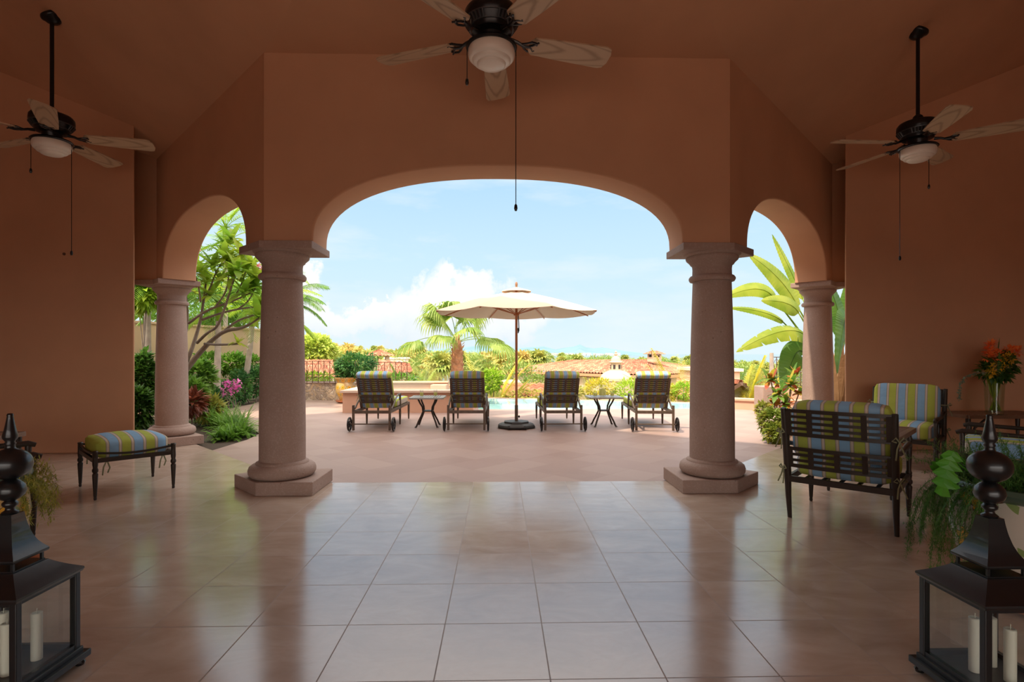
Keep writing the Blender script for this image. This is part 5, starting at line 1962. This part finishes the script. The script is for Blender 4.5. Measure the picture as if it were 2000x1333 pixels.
m = MB()
for k in range(170):
    a = rnd.uniform(0, 2 * PI)
    r = 0.38 * math.sqrt(rnd.random())
    asparagus(m, Vector((r * math.cos(a), r * math.sin(a), 0.02)), sph(a + rnd.uniform(-.6, .6), R(rnd.uniform(40, 88))), rnd.uniform(0.14, 0.34), 1.1)
for k in range(46):
    a = rnd.uniform(R(150), R(202))
    L = rnd.uniform(0.2, 0.62)
    asparagus(m, Vector((0.42 * math.cos(a), 0.42 * math.sin(a), 0.07)), sph(a, R(rnd.uniform(-5, 35))), L, 4.2, n=int(60 * L / 0.5))
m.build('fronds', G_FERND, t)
t = thing('lobed_leaf_plant', (PR[0] - 0.3, PR[1] + 0.15, 0.62), 'bright green lobed leaves hanging left over the painted pot rim', 'plant')
m = MB()
def lobed(m, a, b, W, nrm=(-0.3, -1, 0.2)):
    a, b = Vector(a), Vector(b)
    ax = (b - a)
    L = ax.length
    ax.normalize()
    s = ax.cross(Vector(nrm)).normalized()
    n_ = s.cross(ax)
    lob = 5
    cen = []
    for i in range(2 * lob + 1):
        f = i / (2 * lob)
        cen.append(a + ax * L * f - n_ * 0.06 * L * math.sin(PI * f))
    for sg in (-1, 1):
        edge = []
        for i in range(2 * lob + 1):
            f = i / (2 * lob)
            env = math.sin(PI * min(1, 0.15 + 0.8 * f)) ** 0.6
            w_ = W * 0.5 * env * (1.0 if i % 2 else 0.5)
            edge.append(cen[i] + s * sg * w_ + ax * (0.06 * L if i % 2 else 0) + n_ * 0.05 * L * (1 if i % 2 else 0))
        edge[-1] = cen[-1]
        vs = cen + edge
        k_ = len(cen)
        m.add(vs, [(i, i + 1, k_ + i + 1, k_ + i) for i in range(k_ - 1)])


for a_, b_, w_ in (((-0.26, -0.18, 0.24), (-0.36, -0.22, 0.00), 0.14), ((-0.20, -0.10, 0.20), (-0.32, -0.10, 0.12), 0.08), ((-0.28, -0.14, 0.18), (-0.26, -0.2, 0.03), 0.08)):
    m.tube([Vector((0.1, 0, 0)), Vector(a_) * 0.5 + Vector((0, 0, 0.06)), Vector(a_)], 0.005, 5)
    lobed(m, a_, b_, w_)
m.build('leaves', leafmat('bright_leaf', (0.07, 0.26, 0.02), (0.12, 0.34, 0.03), 0.3), t)

PL = (-3.25, 3.42)
bigpot(PL, 'painted pot at the left picture edge behind the left lantern', M_POTY, 0.32)
t = thing('asparagus_fern', (PL[0], PL[1], 0.58), 'yellow-green fern in the pot behind the left lantern', 'fern')
m = MB()
for k in range(70):
    a = rnd.uniform(0, 2 * PI)
    asparagus(m, Vector((0.2 * math.cos(a), 0.2 * math.sin(a), 0.05)), sph(a, R(rnd.uniform(-10, 65))), rnd.uniform(0.22, 0.45), 2.6, n=40, lw=0.006, ll=0.035)
m.build('fronds', G_OLIVE, t)

# --- flower vase on the console
VP = Vector((6.66, 7.28, 0.59))
t = thing('glass_vase', VP, 'tall clear glass vase of green stems on the right console table', 'vase')
MB().lathe([(0, 0), (0.10, 0), (0.105, 0.2), (0.115, 0.42), (0.11, 0.42), (0.098, 0.2), (0.09, 0.015), (0, 0.015)], seg=28).build('glass_body', M_VASE, t, smooth=True, edge=50)
m = MB()
for k in range(22):
    a = rnd.uniform(0, 2 * PI)
    r0, r1 = rnd.uniform(0.02, 0.07), rnd.uniform(0.02, 0.09)
    m.tube([(r0 * math.cos(a), r0 * math.sin(a), 0.02), (-r1 * math.cos(a) * 0.5, -r1 * math.sin(a) * 0.5, 0.25), (-r1 * math.cos(a), -r1 * math.sin(a), 0.45)], 0.007, 6)
t2 = thing('flower_arrangement', VP + Vector((0, 0, 0.03)), 'orange and yellow flowers with trailing eucalyptus in the glass vase', 'flowers')
m.build('stems', leafmat('stem_green', (0.36, 0.44, 0.04), (0.50, 0.55, 0.08)), t2)
m = MB()
leafcloud(m, [((0.02, 0, 0.55), (0.20, 0.17, 0.13)), ((0.1, 0, 0.65), (0.2, 0.15, 0.14))], 360, 0.11, 0.05)
longleaf(m, Vector((-0.02, -.1, 0.40)), Vector((-0.1, -0.1, 1)), 0.42, 0.045, droop=0.1)
longleaf(m, Vector((-0.06, -.1, 0.66)), Vector((-1, -0.1, 0.35)), 0.26, 0.06, droop=-0.1)
longleaf(m, Vector((0.0, -.05, 0.8)), Vector((0.05, -0.1, 1)), 0.2, 0.03, droop=0.0)
m.build('leaves', G_DARK, t2)
mo = (MB(), MB())
for q, r in (((-0.11, -.05, 0.83), .06), ((-0.09, -.05, 0.90), .05), ((-0.12, -.05, 0.76), .06), ((-0.04, -.08, 0.76), .06), ((0.18, -.05, 0.80), .07), ((0.22, -.02, 0.76), .06), ((0.27, -.04, 0.82), .05)):
    for k in range(40):
        d = rv()
        leaf(mo[q[0] > 0], Vector(q) + d * r, d + Vector((0, 0, 0.4)), 0.055, 0.04)
for m in mo:
    m.build('orange_bloom', G_ORANGE, t2)
m = MB()
for q, r in (((-0.10, -.1, 0.57), .07), ((-0.13, -.1, 0.53), .05), ((0.03, -.12, 0.70), .07), ((0.10, -.12, 0.73), .06), ((0.0, -.1, 0.63), .05)):
    for k in range(60):
        d = rv()
        leaf(m, Vector(q) + d * r, d, 0.05, 0.018)
m.build('yellow_blooms', G_YELLOW, t2)
m = MB()
pts = [Vector(p_) for p_ in ((-0.05, -.05, 0.50), (-0.20, -.08, 0.53), (-0.36, -.1, 0.53), (-0.50, -.12, 0.47), (-0.58, -.13, 0.37), (-0.60, -.13, 0.25), (-0.585, -.13, 0.17))]
m.tube(pts, [0.005, 0.005, 0.004, 0.004, 0.003, 0.002, 0.001], 5)
for k in range(90):
    f = rnd.random() * 5.9
    i = int(f)
    q = pts[i].lerp(pts[i + 1], f - i)
    leaf(m, q, rv(), 0.04, 0.03)
m.build('eucalyptus_sprig', G_EUC, t2)


# ------------------------------------------------------------------ houses below
def tile_patch(m, P0, P1, Q1, Q0, tw=0.24, tl=0.42, amp=0.07):
    """ribbed clay tiles between the eave P0-P1 and the upper edge Q0-Q1"""
    P0, P1, Q1, Q0 = map(Vector, (P0, P1, Q1, Q0))
    W = (P1 - P0).length
    H = max((Q0 - P0).length, (Q1 - P1).length)
    nu = max(4, int(W / tw)) * 4
    nv = max(2, int(H / tl))
    n = (P1 - P0).cross(Q0 + Q1 - P0 - P1).normalized()
    if n.z < 0:
        n = -n
    vs, fs, uv = [], [], []
    for j in range(nv + 1):
        for lip in (0, 1):
            g = j / nv
            if j == 0 and lip == 0:
                pass
            for i in range(nu + 1):
                f = i / nu
                p = P0.lerp(P1, f).lerp(Q0.lerp(Q1, f), g)
                h = amp * (0.5 + 0.5 * math.cos(2 * PI * f * nu / 4)) + (0.035 if lip == 1 else 0.0)
                vs.append(p + n * h)
                uv.append((f * nu / 4 + 0.5, g * nv + (0.01 if lip else -0.02)))
    w_ = nu + 1
    for j in range(2 * nv + 1):
        for i in range(nu):
            fs.append((j * w_ + i, j * w_ + i + 1, (j + 1) * w_ + i + 1, (j + 1) * w_ + i))
    m.add(vs, fs, uv)


def tri_patch(m, A_, B_, T_, **kw):
    tile_patch(m, A_, B_, Vector(T_).lerp(Vector(B_), 0.001), T_, **kw)


def V3(px, py, dp, z=None):
    p = at(px, py, dp)
    if z is not None:
        p.z = z
    return p


# large hipped house
A_, B_ = V3(988, 0, 67.9, -.55), V3(1276, 0, 50, -.55)
dirn = (B_ - A_).normalized()
nrm = Vector((-dirn.y, dirn.x, 0))
C_ = B_ + (Vector((4.8, 5.4, 0)).normalized()) * 17
D_ = A_ + nrm * 12 + dirn * 2
R1 = at(1118, 705, 64)
R2 = at(1262, 704.5, 60)
RR = at(1340, 707, 62)
t = thing('tiled_house', (A_.x, A_.y, -6), 'large cream house with a long hipped clay tile roof beyond the pool', 'house')
off = Vector(t.location)
m = MB()
f_ = lambda *a: [p - off for p in a]
tile_patch(m, *f_(A_, B_, R2, R1), tw=0.42, tl=0.8, amp=0.12)
tri_patch(m, *f_(B_, C_, R2), tw=0.42, tl=0.8, amp=0.12)
tri_patch(m, *f_(D_, A_, R1), tw=0.42, tl=0.8, amp=0.12)
tile_patch(m, *f_(C_, D_, R1, R2), tw=0.5, tl=1.0, amp=0.12)
m.build('roof', M_TILE, t)
m = MB()
for a, b in ((A_, B_), (B_, C_)):
    m.bar(a - off + Vector((0, 0, -0.18)), b - off + Vector((0, 0, -0.18)), 0.25, 0.28)
m.build('eave_beam', principled('eave_orange', (0.50, 0.22, 0.11), 0.8), t)
ins = 0.7
ce_ = (A_ + B_ + C_ + D_) / 4
pl = [(p.lerp(ce_, 0.07) - off) for p in (A_, B_, C_, D_)]
MB().prism([(p.x, p.y) for p in pl], 0, 5.15).build('walls', M_CREAMW, t)
m = MB()
for k in range(34):
    p = A_.lerp(B_, (k + .5) / 34) + nrm * 0.5 - off
    m.box((p.x, p.y, 5.12), (0.28, 0.9, 0.14))
m.build('rafter_tails', M_RAIL, t)

# chimney on its ridge
p = at(1278, 700, 57)
t = thing('chimney', (p.x, p.y, 0.62), 'tiled cream chimney with triangular vents on the big roof', 'chimney', R(20))
t.scale = (0.74, 0.74, 0.66)
m = MB()
m.box((0, 0, 0.35), (1.5, 1.2, 0.7))
for sx in (-1, 0, 1):
    for sy in (-1, 1):
        m.box((sx * 0.62, sy * 0.5, 0.92), (0.22, 0.2, 0.5))
m.build('body', M_CREAMW, t)
MB().box((0, 0, 0.9), (1.1, 0.8, 0.46)).build('flue', M_DARKHOLE, t)
m = MB()
for sx in (-1, 1):
    for s2_ in (-1, 1):
        m.bar((sx * 0.31, -0.56, 1.12), (sx * 0.31 + s2_ * 0.26, -0.56, 0.7), 0.05, 0.07, up=(0, 1, 0))
m.build('vent_braces', M_CREAMW, t)
m = MB()
e, z0, z1 = 1.15, 1.15, 1.62
tile_patch(m, (-e, -e * .85, z0), (e, -e * .85, z0), (0.5, 0, z1), (-0.5, 0, z1), tw=0.3, tl=0.4)
tile_patch(m, (e, e * .85, z0), (-e, e * .85, z0), (-0.5, 0, z1), (0.5, 0, z1), tw=0.3, tl=0.4)
tri_patch(m, (e, -e * .85, z0), (e, e * .85, z0), (0.5, 0, z1), tw=0.3, tl=0.4)
tri_patch(m, (-e, e * .85, z0), (-e, -e * .85, z0), (-0.5, 0, z1), tw=0.3, tl=0.4)
m.build('cap', M_TILE, t)

# domed cupola
p = at(1203, 745, 45)
t = thing('domed_cupola', (p.x, p.y, -5.5), 'cream dome with a small lantern cupola in front of the big tile roof', 'cupola')
zb = p.z + 5.5
MB().lathe([(1.35, 0), (1.35, zb + 0.05), (1.42, zb + 0.05), (1.42, zb + 0.12)], seg=32).build('drum', M_CREAMW, t, smooth=True, edge=40)
MB().lathe([(1.3 * math.cos(a), zb + 0.1 + 0.85 * math.sin(a)) for a in [R(k * 10) for k in range(8)]] + [(0.0, zb + 0.93)], seg=40).build('dome', principled('dome_cream', (0.54, 0.41, 0.26), 0.7), t, smooth=True, edge=0)
m = MB()
m.lathe([(0.5, zb + 0.75), (0.5, zb + 0.85), (0.42, zb + 0.87), (0.42, zb + 1.45), (0.55, zb + 1.47), (0.6, zb + 1.55), (0.5, zb + 1.58), (0.42, zb + 1.62), (0.38, zb + 1.8), (0.26, zb + 1.97), (0.12, zb + 2.06), (0.0, zb + 2.08)], seg=16)
m.build('lantern_top', M_CREAMW, t, smooth=True, edge=40)
for k in range(6):
    a = R(-90 + 30 + k * 60)
    m = MB()
    m.prism([(-0.09, -0.03), (0.09, -0.03), (0.09, 0.03), (-0.09, 0.03)], zb + 1.0, zb + 1.34)
    w_ = m.build('window', M_DARKHOLE, t)
    w_.location = (0.41 * math.cos(a), 0.41 * math.sin(a), 0)
    w_.rotation_euler = (0, 0, a + PI / 2)
MB().lathe([(0.05, zb + 2.05), (0.13, zb + 2.14), (0.15, zb + 2.2), (0.06, zb + 2.28), (0.10, zb + 2.36), (0.03, zb + 2.45), (0, zb + 2.5)], seg=12).build('finial', M_PINKW, t, smooth=True)


def low_house(name, lab, e0, e1, r1, r0, zbase, wmat=M_CREAMW, wallz=None, tw=0.3, tl=0.45, back=True):
    e0, e1, r1, r0 = map(Vector, (e0, e1, r1, r0))
    t = thing(name, (e0.x, e0.y, zbase), lab, 'house')
    o = Vector(t.location)
    m = MB()
    tile_patch(m, e0 - o, e1 - o, r1 - o, r0 - o, tw=tw, tl=tl)
    k0, k1 = 2 * r0 - e0, 2 * r1 - e1
    k0.z = e0.z
    k1.z = e1.z
    if back:
        tile_patch(m, k1 - o, k0 - o, r0 - o, r1 - o, tw=tw, tl=tl)
    m.build('roof', M_TILE, t)
    c = (e0 + e1 + k0 + k1) / 4
    pl = [(p.lerp(c, 0.06) - o) for p in (e0, e1, k1, k0)]
    MB().prism([(p.x, p.y) for p in pl], 0, min(e0.z, e1.z) - zbase - 0.02).build('walls', wmat, t)
    m = MB()
    for (ea, ra, ka) in ((e0, r0, k0), (e1, r1, k1)):
        q = [p.lerp(c, 0.06) - o for p in (ea, ra, ka)]
        q[1].z = ra.z - o.z - 0.05
        q2 = [p + (c - ea).normalized() * 0.05 for p in q]
        m.add(q + q2, [(0, 1, 2), (5, 4, 3), (0, 3, 4, 1), (1, 4, 5, 2), (2, 5, 3, 0)])
    m.build('gable', wmat, t)
    return t


low_house('low_tiled_house', 'low red tiled roof seen through the left railing', at(480, 738, 34), at(657, 737, 33), at(650, 705, 38), at(480, 704, 39), -4.5)
low_house('low_tiled_house', 'low tiled roof behind the first lounger and railing', at(735, 737, 30), at(806, 727, 31), at(800, 712, 36), at(740, 704, 35), -4.5)
low_house('low_tiled_house', 'lower reddish roof just beyond the pool by the parasol pole', at(975, 777, 22.5), at(1090, 777, 21.5), at(1080, 751, 27), at(975, 752, 27), -4.0, back=False)
low_house('low_tiled_house', 'red tiled roof corner behind the fourth lounger', at(1318, 778, 22), at(1385, 776, 22), at(1390, 736, 26), at(1322, 742, 26), -4.0, back=False)
# small gabled roof right of the front column
t = thing('gabled_outbuilding', (at(1430, 760, 20).x, at(1430, 760, 20).y, -3.5), 'small gabled outbuilding with a tiled roof right of the front right column', 'house')
o = Vector(t.location)
rg0, rg1 = at(1447, 747, 19), at(1400, 741, 24)
el0, el1 = at(1408, 772, 19.3), at(1368, 760, 24.3)
er0, er1 = at(1478, 773, 20.6), at(1432, 768, 25)
m = MB()
tile_patch(m, el0 - o, rg0 - o, rg1 - o, el1 - o, tw=0.5, tl=0.26)
tile_patch(m, rg0 - o, er0 - o, er1 - o, rg1 - o, tw=0.5, tl=0.26)
m.build('roof', M_TILE, t)
m = MB()
q = [el0.lerp(rg1, 0.08) - o, rg0.lerp(rg1, 0.08) - o - Vector((0, 0, 0.1)), er0.lerp(rg1, 0.08) - o - Vector((0, 0, 0.03))]
bl, br_ = Vector((q[0].x, q[0].y, 0)), Vector((q[2].x, q[2].y, 0))
dd = Vector((0, 3, 0))
vs = [bl, q[0], q[1], q[2], br_] + [v_ + dd for v_ in (bl, q[0], q[1], q[2], br_)]
m.add(vs, [(0, 1, 2, 3, 4), (9, 8, 7, 6, 5), (0, 5, 6, 1), (3, 8, 9, 4), (0, 4, 9, 5)])
m.build('walls', M_GREYW, t)
m = MB()
m.bar(rg0 - o - Vector((0, 0, 0.06)), er0 - o - Vector((0, 0, 0.06)), 0.14, 0.12)
m.bar(rg0 - o - Vector((0, 0, 0.06)), el0 - o - Vector((0, 0, 0.06)), 0.14, 0.12)
m.build('barge_boards', M_RAIL, t)

# tall pink parapet house on the right
p0, p1 = at(1375, 720, 30), at(1462, 720, 29)
t = thing('parapet_house', (p0.x, p0.y, -4.5), 'flat-topped pink house above the small gabled roof', 'house')
MB().box(((p1.x - p0.x) / 2, 2.0, 2.4), (p1.x - p0.x, 4.0, 4.8 + 0.35)).build('walls', M_PINKW, t)
MB().box(((p1.x - p0.x) / 2, 2.0, 5.03), (p1.x - p0.x + 0.3, 4.3, 0.16)).build('cornice', principled('pale_cornice', (0.74, 0.50, 0.38), 0.8), t)
# flat cream block left of the big house
p0 = at(980, 736, 31)
t = thing('cream_block_house', (p0.x, p0.y, -4.5), 'low cream flat-roofed block left of the parasol pole below the big roof', 'house')
MB().box((0.5, 1.5, 2.0), (0.95, 3.0, 4.4)).build('walls', M_CREAMW, t)
MB().box((0.5, 1.5, 4.25), (1.15, 3.2, 0.14)).build('cornice', M_CREAMW, t)

# tiled lookout tower on the left
p = at(741, 706, 44)
t = thing('lookout_tower', (p.x, p.y, -5), 'small tower with a clay tile hat above the first lounger', 'tower', R(15))
zt = at(741, 696, 44).z + 5
MB().box((0, 0, zt / 2 - .3), (1.5, 1.5, zt - 0.6)).build('shaft', M_CREAMW, t)
m = MB()
for sx in (-1, 1):
    for sy in (-1, 1):
        m.box((sx * 0.6, sy * 0.6, zt - 0.32), (0.28, 0.28, 0.7))
m.build('corner_piers', M_CREAMW, t)
m = MB()
e, z0, z1 = 1.12, zt, zt + 0.5
for k in range(4):
    rm = Matrix.Rotation(k * PI / 2, 3, 'Z')
    tri_patch(m, rm @ Vector((-e, -e, z0)), rm @ Vector((e, -e, z0)), rm @ Vector((0, 0, z1)), tw=0.28, tl=0.35, amp=0.06)
m.build('roof', M_TILE, t)
for i, (px, py, w_, lab) in enumerate(((616, 699, 3.4, 'white flat roof above the red tiles by the front left column'), (772, 700, 1.8, 'small white wall right of the lookout tower'))):
    p = at(px, py, 52)
    t = thing('white_house', (p.x, p.y, -6), lab, 'house')
    MB().box((0, 1, (p.z + 6) / 2), (w_, 2, p.z + 6)).build('walls', M_WHITEW, t)
    MB().box((0, 1, p.z + 6), (w_ + 0.3, 2.3, 0.15)).build('cornice', M_WHITEW, t)


# ------------------------------------------------------------------ distant palms and trees, every one its own object
def mk_fan(lab, mat, dry=True):
    t = thing('distant_fan_palm', (0, -300, -60), lab, 'palm tree', group='fan palms in the belt before the sea')
    MB().tube([(0, 0, -3), (0.1, 0, 3), (0, 0, 6.8)], [0.25, 0.2, 0.17], 7).build('trunk', M_BARKP, t, smooth=True)
    if dry:
        MB().lathe([(0.25, 3.6), (0.75, 4.1), (0.85, 5.2), (0.6, 6.4), (0.2, 6.9)], seg=9).build('dry_skirt', M_DRY, t)
    m = MB()
    for k in range(26):
        az = k * 2.4
        el = R(-35 + 115 * (k / 26))
        fanleaf(m, Vector((0, 0, 6.9)), sph(az, el), 0.8, 1.25, n=9, droop=0.4, hang=0.7, sweep=R(220), petr=0.03)
    m.build('crown', mat, t)
    return t


def mk_feather(lab, mat):
    t = thing('distant_coconut_palm', (0, -300, -60), lab, 'palm tree', group='coconut palms in the belt before the sea')
    MB().tube([(0, 0, -3), (0.3, 0, 2.5), (0.2, 0, 6.8)], [0.2, 0.16, 0.13], 7).build('trunk', M_BARKP, t, smooth=True)
    m = MB()
    for k in range(18):
        az = k * 2.4
        feather(m, Vector((0.2, 0, 6.8)), sph(az, R(10 + 65 * (k / 18))), 2.5, 1.7, 0.75, n=12, lw=0.12, ldroop=0.7, stemr=0.04)
    m.build('crown', mat, t)
    return t


def mk_broad(lab, mat):
    t = thing('distant_tree', (0, -300, -60), lab, 'tree', group='broad leafy trees in the belt before the sea')
    MB().tube([(0, 0, -3), (0.1, 0, 2), (0, 0, 5)], [0.3, 0.22, 0.1], 7).build('trunk', M_BARK, t, smooth=True)
    m = MB()
    leafcloud(m, [((0, 0, 5.2), (2.4, 2.0, 1.9)), ((-1.5, 0, 4.4), (1.5, 1.4, 1.3)), ((1.5, -.3, 4.5), (1.6, 1.4, 1.4))], 2400, 0.36, 0.15)
    m.build('crown', mat, t)
    return t


G_FARP = leafmat('far_palm_leaf', (0.22, 0.30, 0.06), (0.40, 0.38, 0.08), 0.35, 0.6)
G_FARP2 = leafmat('far_palm_leaf_yellow', (0.42, 0.38, 0.08), (0.55, 0.40, 0.12), 0.35, 0.6)
G_FART = leafmat('far_tree_leaf', (0.26, 0.34, 0.05), (0.46, 0.42, 0.07), 0.35, 0.5)
G_FART2 = leafmat('far_tree_leaf_green', (0.16, 0.27, 0.06), (0.28, 0.36, 0.07), 0.35, 0.5)
LF1, LF2, LC, LB1, LB2 = ('olive green fan palm in the distant belt before the sea', 'yellowish fan palm with a dry thatch skirt in the distant belt', 'slender coconut palm in the distant belt before the sea',
                          'yellow-green broad tree in the distant belt before the sea', 'mid green broad tree in the distant belt before the sea')
protos = [(mk_fan(LF1, G_FARP, False), 8.6), (mk_fan(LF2, G_FARP2, True), 8.6), (mk_feather(LC, G_FARP), 9.0), (mk_broad(LB1, G_FART), 7.0), (mk_broad(LB2, G_FART2), 7.0)]


def ytop(px):
    P = [(480, 664), (600, 668), (680, 670), (740, 674), (800, 675), (850, 678), (900, 680), (960, 680), (1060, 679), (1100, 689), (1250, 691), (1345, 694), (1410, 697), (1450, 701), (1500, 704), (1640, 695), (1700, 695)]
    for (a, ya), (b, yb) in zip(P[:-1], P[1:]):
        if a <= px <= b:
            return ya + (yb - ya) * (px - a) / (b - a)
    return 700


PLANTED = [(c_.x, c_.y, 7) for c_ in ((A_ + B_ + C_ + D_) / 4, A_.lerp(B_, .25) + nrm * 4, A_.lerp(B_, .75) + nrm * 4)]
used = [False] * len(protos)
rnd = random.Random(5)


def plant(px, dep, yt, kind, zg=None, fat=1.0):
    for _ in range(25):
        p = at(px, yt, dep)
        rr = 2.4 * min(max((p.z - ground_z(p.y)) / 8, 0.3), 1.2)
        if all((p.x - a) ** 2 + (p.y - b) ** 2 > (rr + c) ** 2 for a, b, c in PLANTED):
            break
        dep += rnd.uniform(-9, 10)
        dep = min(max(dep, 33), 250)
        px += rnd.uniform(-4, 4)
    PLANTED.append((p.x, p.y, rr))
    g_ = (ground_z(p.y) if zg is None else zg)
    h = p.z - g_
    pr, H = protos[kind]
    s = min(max(h / H, 0.25), 1.3)
    zbase = p.z - s * H
    sc_ = (s * fat, s * fat, s)
    rz = rnd.uniform(0, 6.28)
    if not used[kind]:
        used[kind] = True
        return (kind, (p.x, p.y, zbase), rz, sc_)
    copy_tree(pr, (p.x, p.y, zbase), rz, scale=sc_)


first = []
for row, (d0, d1, step, dy) in enumerate(((150, 230, 15, 0), (95, 145, 19, 3.5), (68, 92, 30, 8))):
    px = 488
    while px < 1690:
        px += step * rnd.uniform(0.6, 1.4)
        # leave gaps where the big house and near things fill the view
        if row == 2 and 985 < px < 1345:
            continue
        if 1105 < px < 1345 and row == 1 and rnd.random() < 0.4:
            continue
        right = px > 1090
        kinds = [0, 0, 1, 2, 3, 4] if not right else [0, 0, 2, 4, 4]
        if 940 < px < 1010:
            kinds = [1, 1, 2]
        k = rnd.choice(kinds)
        yt = ytop(px) + dy + rnd.uniform(-2.5, 6)
        if k in (3, 4):
            yt += 4
        r_ = plant(px, rnd.uniform(d0, d1), yt, k)
        if r_:
            first.append(r_)
for px, dep, yt, k in ((787, 75, 663, 2), (683, 62, 668, 1), (711, 66, 676, 1), (822, 60, 669, 1), (648, 70, 681, 3), (1052, 85, 680, 0), (1035, 95, 685, 0), (1015, 70, 682, 1), (985, 66, 683, 1), (965, 78, 681, 2), (1128, 110, 690, 0), (1108, 100, 693, 0),
                       (1265, 150, 692, 2), (1155, 120, 696, 2), (1420, 70, 706, 0), (1440, 64, 704, 0), (1462, 60, 708, 4), (860, 50, 684, 0), (930, 48, 686, 2), (1010, 46, 702, 4), (960, 40, 704, 0), (690, 60, 678, 2), (728, 56, 684, 0), (800, 50, 682, 2), (840, 44, 690, 1), (660, 60, 684, 0)):
    r_ = plant(px, dep, yt, k)
    if r_:
        first.append(r_)
for kind, loc, rz, sc_ in first:
    o = protos[kind][0]
    o.location = loc
    o.rotation_euler = (0, 0, rz)
    o.scale = sc_
